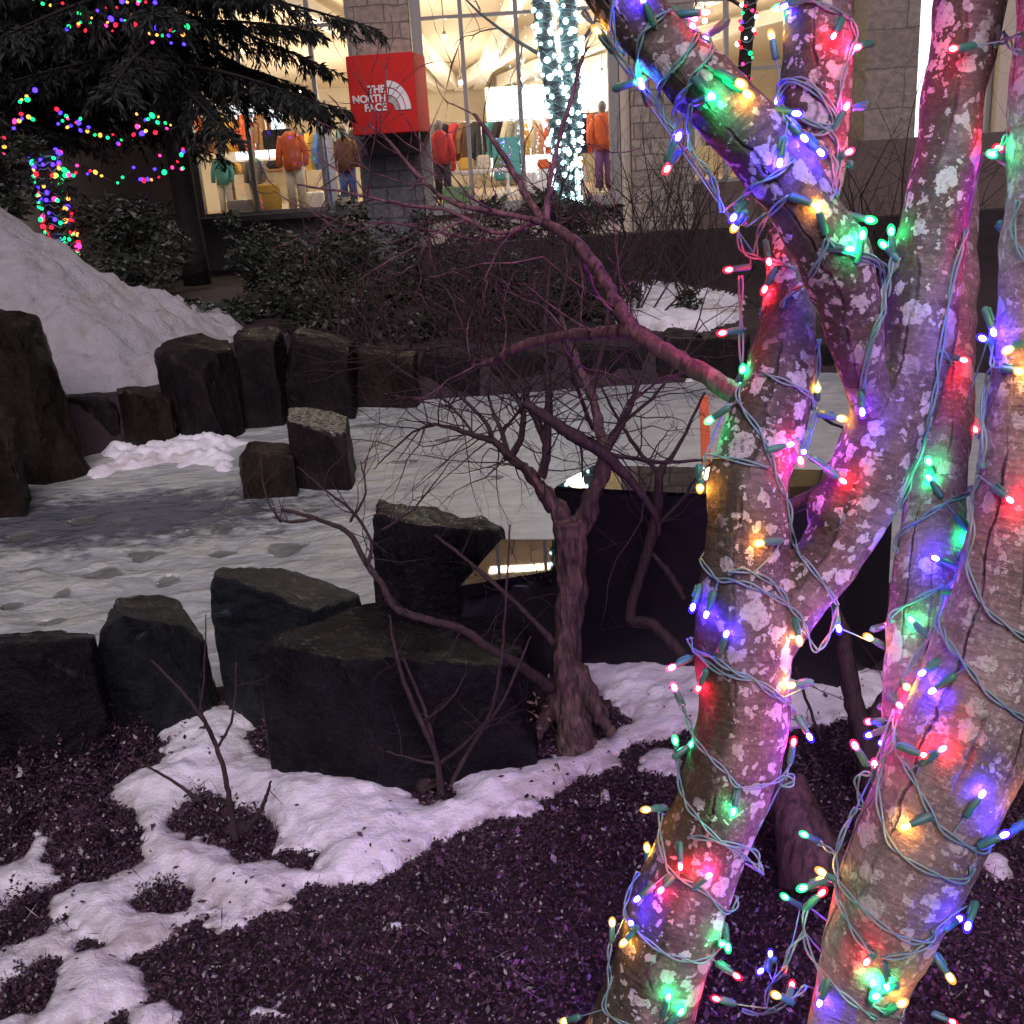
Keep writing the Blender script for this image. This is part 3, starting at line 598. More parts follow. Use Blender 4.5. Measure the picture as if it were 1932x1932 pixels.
V, Q = leaves(np.array(Pl), np.array([[0, 0, 1.0]]), .013, .6, .8)
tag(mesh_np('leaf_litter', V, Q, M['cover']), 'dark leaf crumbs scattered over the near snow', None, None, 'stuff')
# ------------------------------------------------------------------ foreground trees
def limb(K, step=5):
    out = []
    for u, v, Y, w in spline(K, step):
        p = pt(u, v, Y); out.append((p, pxr(w, p)))
    return out
def bark_uv(o, Ls):
    n = len(o.data.vertices); co = np.empty(n*3, dtype=np.float32); o.data.vertices.foreach_get('co', co); co = co.reshape(-1, 3)+np.array(parent_loc(o.parent))
    best = np.full(n, 1e9); uv = np.zeros((n, 3), dtype=np.float32)
    for li, Lb in enumerate(Ls):
        P = np.array([tuple(p) for p, r in Lb]); r = np.array([r for p, r in Lb]); T = np.gradient(P, axis=0); T /= np.linalg.norm(T, axis=1)[:, None]
        ln = np.concatenate([[0], np.cumsum(np.linalg.norm(np.diff(P, axis=0), axis=1))])
        for a in range(0, n, 20000):
            c = co[a:a+20000]; d = np.linalg.norm(c[:, None]-P[None], axis=2)/r[None]; k = d.argmin(1); dm = d[np.arange(len(c)), k]
            v = c-P[k]; t = T[k]; ref = np.array([0, -1.0, 0])-t*(-t[:, 1])[:, None]; ref /= np.linalg.norm(ref, axis=1)[:, None]; sd = np.cross(t, ref)
            sd *= np.sign(sd[:, 0]+1e-9)[:, None]
            ang = np.arctan2((v*sd).sum(1), (v*ref).sum(1)); L_ = ln[k]+(v*t).sum(1); w = dm < best[a:a+20000]
            u3 = np.stack([ang*.055, L_, np.full(len(c), li*1.7)], -1); uv[a:a+20000][w] = u3[w]; best[a:a+20000][w] = dm[w]
    at_ = o.data.attributes.new('barkuv', 'FLOAT_VECTOR', 'POINT'); at_.data.foreach_set('vector', uv.ravel())
def trunk_mesh(name, limbs, mat, parent, vox, seed, amp=.004, extra=None):
    mb = MB()
    for K in limbs:
        Lb = limb(K); mb.tube([p for p, r in Lb], [r for p, r in Lb], 20)
    if extra: extra(mb)
    o = mb.build(name, M[mat], parent); remesh(o, vox, 5)
    bark_uv(o, [limb(K) for K in limbs])
    displace(o, lambda p: amp*noise.fractal(Vector((p.x*16+seed, p.y*16, p.z*9)), 1, 2, 3)+amp*1.6*noise.noise(Vector((p.x*5, p.y*5+seed, p.z*4))))
    return o
A_main = [(1120,2300,1.36,250),(1165,2060,1.38,215),(1208,1932,1.40,190),(1282,1700,1.42,176),(1362,1500,1.44,172),(1398,1360,1.45,172),(1402,1260,1.46,178),(1405,1150,1.47,182),(1410,1020,1.49,160),(1413,900,1.51,152),(1448,790,1.54,146),(1470,690,1.57,128),(1486,600,1.6,116),(1500,480,1.64,112),(1530,330,1.68,114),(1543,180,1.7,118),(1545,60,1.72,120),(1555,-120,1.75,118)]
A_right = [(1420,1230,1.47,130),(1485,1150,1.47,128),(1565,1050,1.48,130),(1612,960,1.49,140),(1650,870,1.5,148),(1690,770,1.51,142),(1716,690,1.52,134),(1733,600,1.53,130),(1753,460,1.55,126),(1785,300,1.57,124),(1798,190,1.58,126),(1816,80,1.6,126),(1835,-60,1.62,124),(1850,-200,1.64,120)]
A_diag = [(1670,850,1.51,60),(1640,760,1.49,72),(1618,660,1.47,92),(1600,570,1.46,112),(1572,490,1.45,128),(1522,400,1.45,132),(1455,300,1.46,134),(1375,205,1.47,132),(1272,105,1.49,122),(1185,5,1.51,116),(1080,-120,1.54,110)]
tA = thing('bare_tree', 'lichen-spotted forked tree with a diagonal limb, left of the two wrapped trees', 'tree', (pt(1120,2300,1.36).x, 1.38, 0), 0, 'bare trees wrapped in coloured lights')
def knot(mb):
    c = pt(1597, 985, 1.455); mb.tube([c+Vector((0, .06, 0)), c, c-Vector((0, .012, 0))], [.045, .036, .02], 14)
oA = trunk_mesh('trunk', [A_main, A_right, A_diag], 'barkA', tA, .0042, 3.0, .0055, knot)
B_main = [(1520,2320,1.16,210),(1575,2080,1.18,180),(1612,1932,1.19,170),(1645,1800,1.2,190),(1702,1650,1.22,222),(1768,1500,1.24,240),(1832,1350,1.27,232),(1880,1200,1.3,215),(1928,1000,1.33,196),(1958,800,1.36,188),(1975,600,1.39,180),(1990,300,1.43,165),(2005,0,1.47,152),(2010,-200,1.5,150)]
B_stem = [(1740,1560,1.27,150),(1738,1420,1.32,140),(1740,1300,1.37,126),(1746,1150,1.43,120),(1757,1020,1.49,116),(1772,900,1.56,112),(1784,780,1.63,104),(1792,620,1.72,96),(1800,400,1.82,90),(1805,100,1.92,85),(1806,-150,2.0,80)]
tB = thing('bare_tree', 'thick crack-barked tree wrapped in lights at the right edge', 'tree', (pt(1520,2320,1.16).x, 1.2, 0), 0, 'bare trees wrapped in coloured lights')
oB = trunk_mesh('trunk', [B_main, B_stem], 'barkB', tB, .0042, 9.0, .0055)
bpy.context.view_layer.update()
def bvh_of(obs):
    vs = []; fs = []
    for o in obs:
        b = len(vs); mw = Matrix.Translation(parent_loc(o.parent)) if o.parent else Matrix.Identity(4)
        vs += [mw @ v.co for v in o.data.vertices]; fs += [tuple(b+i for i in p.vertices) for p in o.data.polygons]
    return BVHTree.FromPolygons(vs, fs)
BV = bvh_of([oA, oB])
def hit(u, v):
    d = ray(u, v).normalized(); h = BV.ray_cast(CAM, d)
    return (h[0], h[1]) if h[0] is not None else None
def surf(u, v, off=.004, Yd=None):
    h = hit(u, v)
    if h:
        n = h[1] if h[1].dot(ray(u, v)) < 0 else -h[1]
        return h[0]+n*off
    if Yd is not None: return pt(u, v, Yd)
    d = ray(u, v).normalized(); q = None
    for r_ in (8, 16, 28, 44, 70):            # nearest bark around the pixel gives the depth
        for k in range(8):
            h = hit(u+r_*math.cos(k*.785), v+r_*math.sin(k*.785))
            if h: q = h[0]; break
        if q: break
    return pt(u, v, q.y+.012 if q else 1.5)
# ------------------------------------------------------------------ twigs
def grow(mb, p, d, length, r, depth, rng, n=6, kink=.28, up=.05, nseg=6, fork=.55):
    P = [p]; rad = [r]; st = length/nseg
    for i in range(nseg):
        d = (d+Vector((rng.gauss(0, kink), rng.gauss(0, kink), rng.gauss(0, kink)+up))).normalized()
        P.append(P[-1]+d*st); rad.append(r*(1-.75*(i+1)/nseg))
        if depth > 0 and i > 0 and rng.random() < fork:
            s = Vector((rng.gauss(0, 1), rng.gauss(0, 1), rng.gauss(0, 1))).normalized()
            grow(mb, P[-1], (d*.7+s*.75).normalized(), length*rng.uniform(.35, .65), rad[-1]*.7, depth-1, rng, max(4, n-1), kink, up, nseg, fork)
    mb.tube(P, rad, n)
WS = 1.0
def traced(mb, K, n=8, tw=0, rng=None, tl=.2, tr=.0018, depth=1, jit=.11, step=6, up=.05):
    Lb = limb(K, step); P = [p for p, r in Lb]
    P = [p+Vector((random.gauss(0, .0008), random.gauss(0, .0008), random.gauss(0, .0008))) for p in P]
    mb.tube(P, [r*WS for p, r in Lb], n, True, jit)
    if tw:
        for _ in range(tw):
            i = rng.randrange(1, len(Lb)); p, r = Lb[i]; t = (Lb[i][0]-Lb[i-1][0]).normalized()
            s = Vector((rng.gauss(0, 1), rng.gauss(0, .7), rng.gauss(.2, 1))).normalized()
            grow(mb, p, (t*.5+s).normalized(), tl*rng.uniform(.5, 1.4), min(r*.55, tr), depth, rng, 5, .25, up)
rg = random.Random(21)
WS = .88
# side branch of the forked tree, red bulb light tinted into its bark
mb = MB()
traced(mb, [(1390,745,1.56,46),(1340,712,1.6,42),(1270,672,1.66,38),(1195,622,1.74,36),(1160,565,1.82,30),(1130,512,1.9,29),(1085,455,2.0,26),(1030,420,2.1,22),(1000,380,2.16,16),(960,312,2.22,13),(925,255,2.26,10),(895,215,2.3,8)], 10, 8, rg, .22)
traced(mb, [(1195,622,1.74,34),(1140,628,1.8,28),(1070,633,1.88,24),(1000,648,1.96,20),(960,664,2.0,18),(928,682,2.05,14),(890,690,2.1,6)], 9, 7, rg, .22)
traced(mb, [(1030,420,2.1,17),(1036,350,2.14,12),(1048,290,2.18,10),(1068,220,2.2,9),(1085,160,2.22,8),(1099,105,2.24,9)], 7, 4, rg, .14)
traced(mb, [(1030,420,2.1,15),(960,405,2.15,13),(880,390,2.2,12),(820,362,2.24,10),(770,310,2.28,9),(730,262,2.3,6),(695,235,2.32,4)], 7, 12, rg, .26)
traced(mb, [(1010,418,2.12,12),(940,440,2.16,10),(850,400,2.2,9),(760,385,2.24,8),(660,365,2.28,6),(560,348,2.32,4)], 7, 12, rg, .24)
traced(mb, [(1000,420,2.12,9),(930,455,2.2,8),(840,440,2.25,7),(740,420,2.3,5),(650,425,2.35,3)], 6, 10, rg, .24)
traced(mb, [(1085,455,2.0,10),(1130,560,2.1,8),(1180,600,2.1,5)], 6, 2, rg, .12)
traced(mb, [(1230,660,1.7,12),(1290,700,1.9,9),(1240,720,2.0,6),(1180,770,2.1,4)], 6, 4, rg, .15)
o = mb.build('side_branch', M['redlit_twig'], tA); displace(o, lambda p: .0012*noise.noise(p*70)+.0015*noise.noise(Vector((p.x*160, p.y*160, p.z*160))))
mb = MB()
traced(mb, [(1470,960,1.52,30),(1530,935,1.58,26),(1580,890,1.66,24),(1610,830,1.75,20),(1640,770,1.85,14)], 9, 3, rg, .2)
traced(mb, [(1480,870,1.6,10),(1510,760,1.9,9),(1570,800,2.2,7),(1640,815,2.3,5)], 6, 3, rg, .2)
mb.build('side_branch', M['twig'], tA)
# shaggy multi-stem shrub
tS = thing('bare_shrub', 'shaggy-barked bare shrub with many stems in the middle of the bed', 'shrub', (*at(1085,1410).xy, 0))
mb = MB()
for K in ([(1096,1450,2.66,95),(1087,1400,2.68,74),(1078,1320,2.72,58),(1071,1220,2.74,50),(1078,1120,2.75,53),(1077,1030,2.75,55),(1074,980,2.75,58)],
          [(1154,1385,2.66,24),(1121,1330,2.68,32),(1093,1260,2.72,31)], [(1005,1400,2.7,18),(1040,1340,2.72,27),(1068,1270,2.73,31)],
          [(1073,990,2.75,35),(1040,945,2.76,29),(1009,905,2.77,22),(988,882,2.78,17),(956,860,2.79,13)],
          [(1097,1000,2.75,35),(1114,940,2.74,31),(1141,880,2.74,26),(1132,810,2.76,21),(1113,740,2.8,17),(1078,655,2.85,13),(1057,590,2.9,9)]):
    Lb = limb(K, 5); mb.tube([p for p, r in Lb], [r for p, r in Lb], 16, True, .05)
o = mb.build('trunk', M['shrubbark'], tS); remesh(o, .005, 1)
displace(o, lambda p: .013*(abs(noise.noise(Vector((p.x*55+p.z*4, p.y*55, p.z*8))))-.22)+.006*noise.noise(Vector((p.x*24, p.y*24, p.z*22)))+.004*abs(noise.noise(Vector((p.x*130, p.y*130, p.z*22)))))
WS = .84
mb = MB(); rs = random.Random(5)
for K, tw in (([(985,882,2.78,22),(955,855,2.79,20),(930,832,2.8,16),(895,822,2.8,13),(855,808,2.82,10),(818,800,2.84,7)], 8),
    ([(1020,900,2.77,24),(1031,846,2.78,21),(1014,797,2.8,18),(1000,769,2.82,14),(985,720,2.86,9)], 6), ([(1031,850,2.78,20),(1034,741,2.82,17),(1028,636,2.9,14),(1035,531,2.98,9),(1045,440,3.05,5)], 9),
    ([(962,862,2.79,18),(982,828,2.78,15),(986,776,2.78,13),(972,748,2.8,11),(940,699,2.84,8),(905,650,2.9,5)], 8), ([(962,862,2.79,12),(944,811,2.8,9),(928,770,2.82,7),(914,725,2.85,5)], 4),
    ([(946,813,2.8,8),(968,790,2.78,7),(992,755,2.76,6),(1003,730,2.75,4)], 3), ([(930,832,2.8,12),(916,797,2.82,10),(877,756,2.85,7),(860,745,2.86,4)], 4), ([(818,800,2.84,6),(780,815,2.88,5),(740,850,2.9,4),(705,885,2.93,2)], 3),
    ([(895,820,2.8,6),(845,760,2.86,5),(760,700,2.92,5),(700,660,2.98,3)], 6), ([(1136,860,2.74,24),(1172,800,2.8,18),(1196,748,2.86,13),(1212,699,2.9,9),(1235,640,2.95,5)], 7),
    ([(990,758,2.6,20),(1035,790,2.58,25),(1077,818,2.56,32),(1126,846,2.55,30),(1175,890,2.54,24),(1230,960,2.53,15),(1245,1010,2.53,8)], 5), ([(1128,850,2.7,12),(1180,862,2.7,11),(1250,872,2.7,9),(1330,868,2.7,6)], 3),
    ([(1035,965,2.74,12),(1005,910,2.7,9),(985,880,2.68,7)], 1), ([(1119,810,2.76,11),(1085,720,2.7,9),(1060,640,2.66,6),(1010,560,2.62,4)], 6), ([(1115,741,2.8,14),(1140,640,2.9,10),(1155,540,3.0,7),(1185,440,3.1,4)], 7),
    ([(1082,655,2.85,12),(1020,580,2.95,9),(930,520,3.05,6),(830,480,3.15,4)], 12), ([(1052,594,2.9,11),(1070,500,3.0,8),(1050,400,3.1,6),(1075,320,3.2,3)], 8), ([(985,720,2.86,8),(900,630,2.95,6),(800,560,3.05,5),(690,520,3.15,3)], 12),
    ([(1175,797,2.8,9),(1240,740,2.9,7),(1300,650,3.0,5),(1330,560,3.1,3)], 6), ([(940,699,2.84,7),(850,655,2.9,6),(760,660,2.95,5),(650,650,3.0,3)], 10), ([(1028,636,2.9,8),(950,560,3.0,6),(880,470,3.1,4),(820,370,3.2,3)], 10), ([(1090,810,2.72,7),(1098,860,2.7,6),(1098,905,2.68,4)], 0)):
    traced(mb, K, 7, int(tw*2.1), rs, .28, .0022, 2)
# low limb leaning left over the rocks
for K, tw in (([(1040,1300,2.62,30),(985,1258,2.56,24),(930,1228,2.52,22),(870,1188,2.5,19),(800,1168,2.5,19),(748,1148,2.52,17),(722,1105,2.56,16),(690,1062,2.62,14),(658,1006,2.68,12),(600,980,2.72,10),(530,960,2.76,8)], 10),
    ([(1045,1215,2.7,20),(1000,1165,2.72,14),(930,1100,2.75,11),(860,1040,2.78,9),(820,1010,2.8,6)], 5), ([(694,1062,2.62,11),(700,1020,2.66,8),(660,960,2.7,7),(620,930,2.74,5),(560,880,2.8,3)], 7), ([(600,978,2.72,8),(545,985,2.74,7),(515,975,2.76,4)], 3), ([(530,985,2.75,6),(500,930,2.8,4),(492,840,2.85,3)], 3), ([(660,985,2.7,7),(690,930,2.74,5),(680,870,2.8,3)], 4), ([(720,1000,2.72,6),(780,960,2.76,5),(850,870,2.8,2)], 4)):
    traced(mb, K, 7, tw, rs, .17, .0016, 1)
mb.build('branches', M['twig'], tS)
WS = 1.0
def small_shrub(name, label, base, K, mat='twig', tw=3, tl=.12, clump=True, group='small bare shrubs'):
    t = thing(name, label, 'shrub', (*at(*base).xy, 0), 0, group); mb = MB()
    for k in K: traced(mb, k, 7, tw, rs, tl, .0014, 1)
    mb.build('stems', M[mat], t); return t
small_shrub('bare_shrub', 'thin pale-stemmed bare shrub in front of the largest black block', (828, 1490), [[(832,1500,2.42,14),(822,1425,2.42,12),(800,1375,2.42,11),(768,1300,2.43,9),(745,1225,2.44,7),(735,1160,2.45,4)], [(822,1425,2.42,10),(805,1350,2.44,8),(790,1310,2.45,7),(760,1240,2.47,4)], [(850,1480,2.42,9),(885,1415,2.42,8),(925,1345,2.42,7),(945,1250,2.43,6),(955,1120,2.46,5),(962,990,2.5,3)], [(885,1415,2.42,7),(950,1320,2.44,6),(985,1240,2.46,5),(1002,1200,2.48,3)], [(820,1440,2.42,7),(790,1435,2.42,5),(730,1418,2.42,3)], [(830,1440,2.42,7),(880,1400,2.4,6),(915,1360,2.38,3)], [(800,1360,2.42,6),(850,1320,2.4,4),(880,1270,2.4,2)]])
small_shrub('bare_shrub', 'small bare sapling rising from the leafy gap in the snow', (445, 1570), [[(445,1585,2.3,14),(436,1530,2.3,11),(424,1460,2.3,10),(405,1400,2.32,9),(375,1345,2.34,8),(340,1300,2.36,6),(285,1245,2.4,4)], [(462,1568,2.3,12),(485,1540,2.29,10),(500,1510,2.28,8),(511,1474,2.27,4)], [(410,1410,2.32,6),(440,1350,2.33,5),(445,1250,2.35,3)], [(375,1345,2.34,5),(385,1280,2.36,4),(388,1160,2.38,2)], [(400,1395,2.32,5),(380,1340,2.3,4),(375,1290,2.3,2)]], tw=1)
small_shrub('fallen_twig', 'short dark twig sticking out of the snow beside the sapling', (370, 1510), [[(380,1512,2.35,8),(320,1470,2.4,6),(250,1430,2.45,3)]], tw=0, group=None)
small_shrub('bare_shrub', 'dark crooked shrub in front of the black basin', (1250, 1230), [[(1290,1240,2.85,26),(1235,1180,2.9,22),(1190,1168,2.95,24),(1200,1110,2.95,20),(1225,1030,2.95,22),(1240,960,2.95,20),(1246,890,2.95,16),(1275,850,2.98,8),(1330,740,3.02,5)], [(1246,895,2.95,10),(1205,850,2.98,8),(1160,780,3.02,6),(1120,700,3.06,3)], [(1232,1000,2.95,10),(1290,940,2.92,7),(1310,905,2.9,5),(1380,840,2.88,3)], [(1225,1040,2.95,8),(1260,1080,2.95,14),(1290,1130,2.94,12)]], tw=3, tl=.2)
small_shrub('bare_shrub', 'dark thick-stemmed shrub seen between the two wrapped trees', (1640, 1480), [[(1660,1520,2.3,70),(1640,1420,2.35,50),(1612,1330,2.4,38),(1595,1240,2.44,34),(1588,1180,2.46,26),(1540,1090,2.5,14)], [(1630,1400,2.37,30),(1660,1330,2.42,24),(1700,1270,2.46,18),(1720,1180,2.5,10)], [(1500,1260,2.5,5),(1525,1330,2.5,6),(1550,1400,2.48,7)]], 'twig', 3, .2)
# cut stump behind the wrapped tree
mb = MB(); Lb = limb([(1540,1650,2.0,150),(1520,1590,2.02,112),(1500,1530,2.05,90),(1480,1470,2.1,78)], 4); mb.tube([p for p, r in Lb], [r for p, r in Lb], 18, True, .05)
o = mb.build('stump', M['shrubbark']); remesh(o, .008, 2); tag(o, 'rough brown stump behind the forked wrapped tree', 'stump')
# dry leaf tuft beside the shaggy trunk
P = np.array([tuple(pt(random.gauss(1010, 25), random.gauss(1335, 22), 2.6)) for _ in range(20)]); V, Q = leaves(P, np.array([[0, -.6, .5]]), .020, .35, 1.2)
tag(mesh_np('dry_leaves', V, Q, simple('dry_leaf', (.13, .075, .055), .6, .4, 30)), 'tuft of curled dry brown leaves against the shaggy trunk', 'leaves')
# exposed root ball of the thin shrub
for (u, v, r_, lab) in ((818, 1492, .034, 'dark root clump poking through the snow under the thin shrub'), (452, 1580, .036, 'dark root clump at the foot of the sapling')):
    mb = MB(); c = at(u, v); mb.sphere((c.x, c.y, .02), r_, 20, 14, (1.1, .8, .6)); o = mb.build('root_clump', M['darktwig']); remesh(o, .008, 0)
    displace(o, lambda p: .02*noise.fractal(p*26, 1, 2, 3)); tag(o, lab, 'roots')
# ------------------------------------------------------------------ light strings on the near trees
pw = D.meshes
def bulb_mesh(k):
    mb = MB(); mb.sphere((0, 0, .006), .0034, 12, 8, (1, 1, 1.7)); nc = len(mb.f)
    mb.sphere((0, 0, .007), .0058, 14, 10, (1, 1, 1.6)); me = D.meshes.new('bulb'); me.from_pydata([tuple(v) for v in mb.v], [], mb.f)
    me.materials.append(M['core_'+k]); me.materials.append(M['cap_'+k])
    for i, p in enumerate(me.polygons): p.use_smooth = True; p.material_index = 0 if i < nc else 1
    return me
def socket_mesh():
    mb = MB(); mb.tube([(0, 0, -.030), (0, 0, -.027), (0, 0, -.012), (0, 0, -.003), (0, 0, .001)], [.003, .0052, .0052, .0046, .0036], 10)
    mb.box((-.0018, .0045, -.026), (.0018, .0075, -.008))
    me = D.meshes.new('socket'); me.from_pydata([tuple(v) for v in mb.v], [], mb.f); me.materials.append(M['socket'])
    me.polygons.foreach_set('use_smooth', [True]*len(me.polygons)); return me
BM = {k: bulb_mesh(k) for k in 'rgbym'}; SM = socket_mesh()
def light_string(label, wires, bulbs, anchor, single=()):
    root = thing('light_string', label, 'light string', anchor, 0, 'coloured light strings on the near trees')
    mb = MB(); allp = []
    def strand(K, ph, two=True):
        S = spline([(u, v) for u, v in K], 5); P = [surf(u, v, .0045) for u, v in S]
        for _ in range(3): P = [P[0]]+[(P[i-1]+P[i]*2+P[i+1])/4 for i in range(1, len(P)-1)]+[P[-1]]
        Q1 = []; Q2 = []
        for i, p in enumerate(P):
            t = (P[min(i+1, len(P)-1)]-P[max(0, i-1)]).normalized(); vw = (p-CAM).normalized(); s = t.cross(vw)
            s = s.normalized() if s.length > 1e-6 else Vector((1, 0, 0))
            a = ph+i*.55; off = s*(.0029*math.cos(a))-vw*(.0015*math.sin(a)+.001)
            wv = s*.002*noise.noise(p*30)
            Q1.append(p+off+wv); Q2.append(p-off*.9+wv*.3-vw*.001)
        mb.tube(Q1, .0016, 6)
        if two: mb.tube(Q2, .0016, 6)
        allp.extend(P)
    for i, K in enumerate(wires): strand(K, i*1.3)
    # hidden halves of each turn, round the back of the limb
    for i in range(len(wires)-1):
        a = surf(*wires[i][-1]); b = surf(*wires[i+1][0]); m = (a+b)/2; vw = (m-CAM).normalized(); g = (a-b).length
        if g < .5:
            o_ = vw*(.05+.35*g); mb.tube([tuple(x) for x in spline([tuple(a), tuple(a*.8+b*.2+o_), tuple(m+o_*1.25), tuple(b*.8+a*.2+o_), tuple(b)], 6)], .0014, 6)
    for bl in bulbs:
        u, v, k = bl[:3]; off = bl[3] if len(bl) > 3 else .012
        p = surf(u, v, off); q = min(allp, key=lambda w: (w-p).length)
        d = p-q
        if len(bl) > 4: d = rt*bl[4]-upv*bl[5]-fw*.3
        elif d.length < .012 or d.length > .12: d = rt*random.uniform(-1, 1)+upv*random.uniform(-1, 1)-fw*.5
        d = d.normalized()
        bo = D.objects.new('bulb', BM[k]); link(bo, root); bo.location = p-Vector(anchor); bo.rotation_mode = 'QUATERNION'
        bo.rotation_quaternion = Vector((0, 0, 1)).rotation_difference(d)
        bo['label'] = WORD[k]+' bulb'
        so = D.objects.new('socket', SM); link(so, bo)
        e = p-d*.029
        if (q-e).length > .004 and (q-e).length < .16:
            mid = (e+q)/2-d*.006; mb.tube([tuple(x) for x in spline([tuple(e), tuple(mid), tuple(q)], 5)], .0012, 5)
    # unseen bulbs added behind the limbs, mostly blue and pink, for violet spill
    rb = random.Random(len(allp)); 
    for _ in range(84 if anchor.z < 1.0 else 44):
        p0 = rb.choice(allp); vw = (p0-CAM).normalized(); d_ = None
        h1 = BV.ray_cast(p0+vw*.6, -vw, .58)
        if h1[0] is None: continue
        if abs(h1[1].dot(vw)) < .62: continue
        p = h1[0]+vw*rb.uniform(.018, .04)+Vector((rb.gauss(0, .01), 0, rb.gauss(0, .02)))
        k = rb.choice('bbmbmmbbmg'); d = (vw+Vector((rb.gauss(0, .8), rb.gauss(0, .4), rb.gauss(0, .8)))).normalized()
        bo = D.objects.new('bulb', BM[k]); link(bo, root); bo.location = p-Vector(anchor); bo.rotation_mode = 'QUATERNION'
        bo.rotation_quaternion = Vector((0, 0, 1)).rotation_difference(d); link(D.objects.new('socket', SM), bo)
    mb.build('cable', M['wire'], root); return root
# upper diagonal limb and the two upper stems
light_string('string of lights wound round the upper diagonal limb of the forked tree',
 [[(1158,-40),(1158,45),(1168,83),(1178,104)], [(1263,22),(1223,50),(1208,83),(1203,135),(1213,158)], [(1313,70),(1293,108),(1263,140),(1243,170),(1248,220),(1270,248)], [(1315,68),(1335,72),(1343,100),(1313,140),(1295,170),(1275,200),(1270,248)],
  [(1308,195),(1300,270),(1313,300),(1335,323),(1350,350),(1363,400)], [(1493,300),(1473,323),(1423,350),(1395,378),(1390,402),(1410,428)], [(1488,368),(1453,405),(1430,438),(1425,483)], [(1100,20),(1130,62),(1165,105),(1200,150),(1240,200),(1270,250)],
  [(1392,430),(1398,470),(1420,484),(1460,495),(1500,508)], [(1559,450),(1549,485),(1521,535),(1484,560),(1474,582)], [(1589,472),(1637,485),(1674,505),(1666,548),(1656,598),(1637,648),(1624,735)], [(1565,455),(1600,480),(1655,500),(1668,530),(1662,590),(1640,640),(1628,740)]],
 [(1132,66,'y',.015,-.7,-.7),(1197,155,'g'),(1213,168,'b'),(1276,266,'b',.014,.3,-.6),(1263,313,'r',.02,-.5,.7),(1322,24,'r',.02,1,.05),(1340,176,'g',.013),(1344,186,'g',.02),(1380,160,'y',.012),(1398,178,'y',.008),(1388,405,'b'),(1390,424,'y'),(1632,413,'g',.02,1,.3),(1530,385,'y',.008),(1540,400,'y',.010),(1460,490,'r',.010,.1,1),(1382,508,'r',.02,-1,.2),(1452,540,'r',.006),(1627,749,'b',.022,0,1),(1618,455,'g',.008),(1590,470,'g',.010),(1215,12,'b',.01)], (pt(1400,300,1.44)))
light_string('purple-lit coil of string lights bunched on the upper middle stem',
 [[(1464,198),(1470,160),(1505,150),(1545,170),(1580,232),(1560,246),(1520,228),(1480,205)], [(1464,200),(1490,156),(1540,175),(1572,225),(1556,240),(1500,222),(1466,196)], [(1468,205),(1500,250),(1545,255),(1575,232)], [(1470,210),(1485,240),(1540,270),(1570,300),(1572,340),(1565,380)], [(1560,245),(1578,275),(1580,320),(1574,370)], [(1520,0),(1560,15),(1600,35)], [(1600,35),(1612,70),(1600,100),(1585,150),(1578,210)]],
 [(1464,198,'b',.016,.1,-.4),(1480,225,'b',.012),(1500,262,'b',.010),(1530,290,'b',.010),(1457,75,'y',.02),(1570,67,'r',.012,-.5,.9),(1605,93,'m',.014),(1580,212,'m',.014,.4,-.8),(1580,290,'m',.016),(1470,300,'b',.012),(1485,15,'g',.01),(1498,12,'b',.01)], pt(1540,200,1.62))
light_string('string of lights down the tall right-hand stem of the forked tree',
 [[(1930,66),(1900,75),(1870,88)], [(1893,60),(1910,90),(1930,100)], [(1905,255),(1880,285),(1855,290)], [(1819,435),(1794,522),(1771,660),(1761,735),(1749,785)], [(1771,660),(1788,680),(1798,690)], [(1749,785),(1735,860),(1720,920),(1700,960)], [(1690,480),(1685,520),(1680,560)]],
 [(1810,108,'r',.03,-1,.25),(1848,282,'r',.03,-1,0),(1877,294,'g',.03),(1800,694,'r',.03,.9,.3),(1843,815,'r',.03,-.5,-.5),(1697,448,'g',.012),(1688,470,'g',.012)], pt(1780,400,1.52))
light_string('string of lights round the left stem and fork of the forked tree',
 [[(1434,705),(1471,718),(1509,735),(1534,758),(1539,778),(1521,810)], [(1396,722),(1396,758),(1429,810),(1451,860),(1466,914),(1484,952),(1489,999),(1509,1044),(1549,1094),(1581,1141)], [(1329,860),(1384,868),(1446,882)], [(1546,640),(1544,700),(1542,735)], [(1321,1054),(1354,1094),(1384,1094),(1429,1111),(1471,1134),(1504,1159),(1516,1181)], [(1376,1084),(1400,1075),(1434,1088),(1464,1109),(1484,1139)], [(1581,1144),(1569,1189),(1549,1224),(1534,1226),(1516,1181)], [(1301,1204),(1314,1229),(1349,1239),(1384,1264),(1424,1281),(1454,1309),(1484,1326)], [(1318,1230),(1360,1268),(1405,1276),(1440,1290),(1480,1320)], [(1397,520),(1398,600),(1400,690)], [(1330,862),(1326,890),(1322,910)], [(1515,855),(1530,820),(1540,780)]],
 [(1370,627,'r',.03,-1,.2),(1400,703,'g',.018,0,-.3),(1370,797,'g',.02),(1542,737,'y',.014),(1580,788,'y',.02),(1495,857,'m',.012,.2,1),(1478,840,'m',.007),(1320,912,'y',.02,0,1),(1336,917,'y',.012),(1437,1023,'y',.012,-1,.1),(1323,1138,'b',.012,-.4,1),(1345,1150,'b',.01),(1581,1178,'b',.016,.1,1),(1498,1193,'y',.012,.1,1),(1645,1206,'y',.03,-.9,-.5),(1485,1287,'y',.012,-1,.1),(1274,1256,'m',.02,-.9,.4),(1330,1290,'r',.008),(1375,1200,'b',.009),(1560,880,'m',.008),(1592,905,'r',.009),(1505,850,'b',.010)], pt(1410,950,1.44))
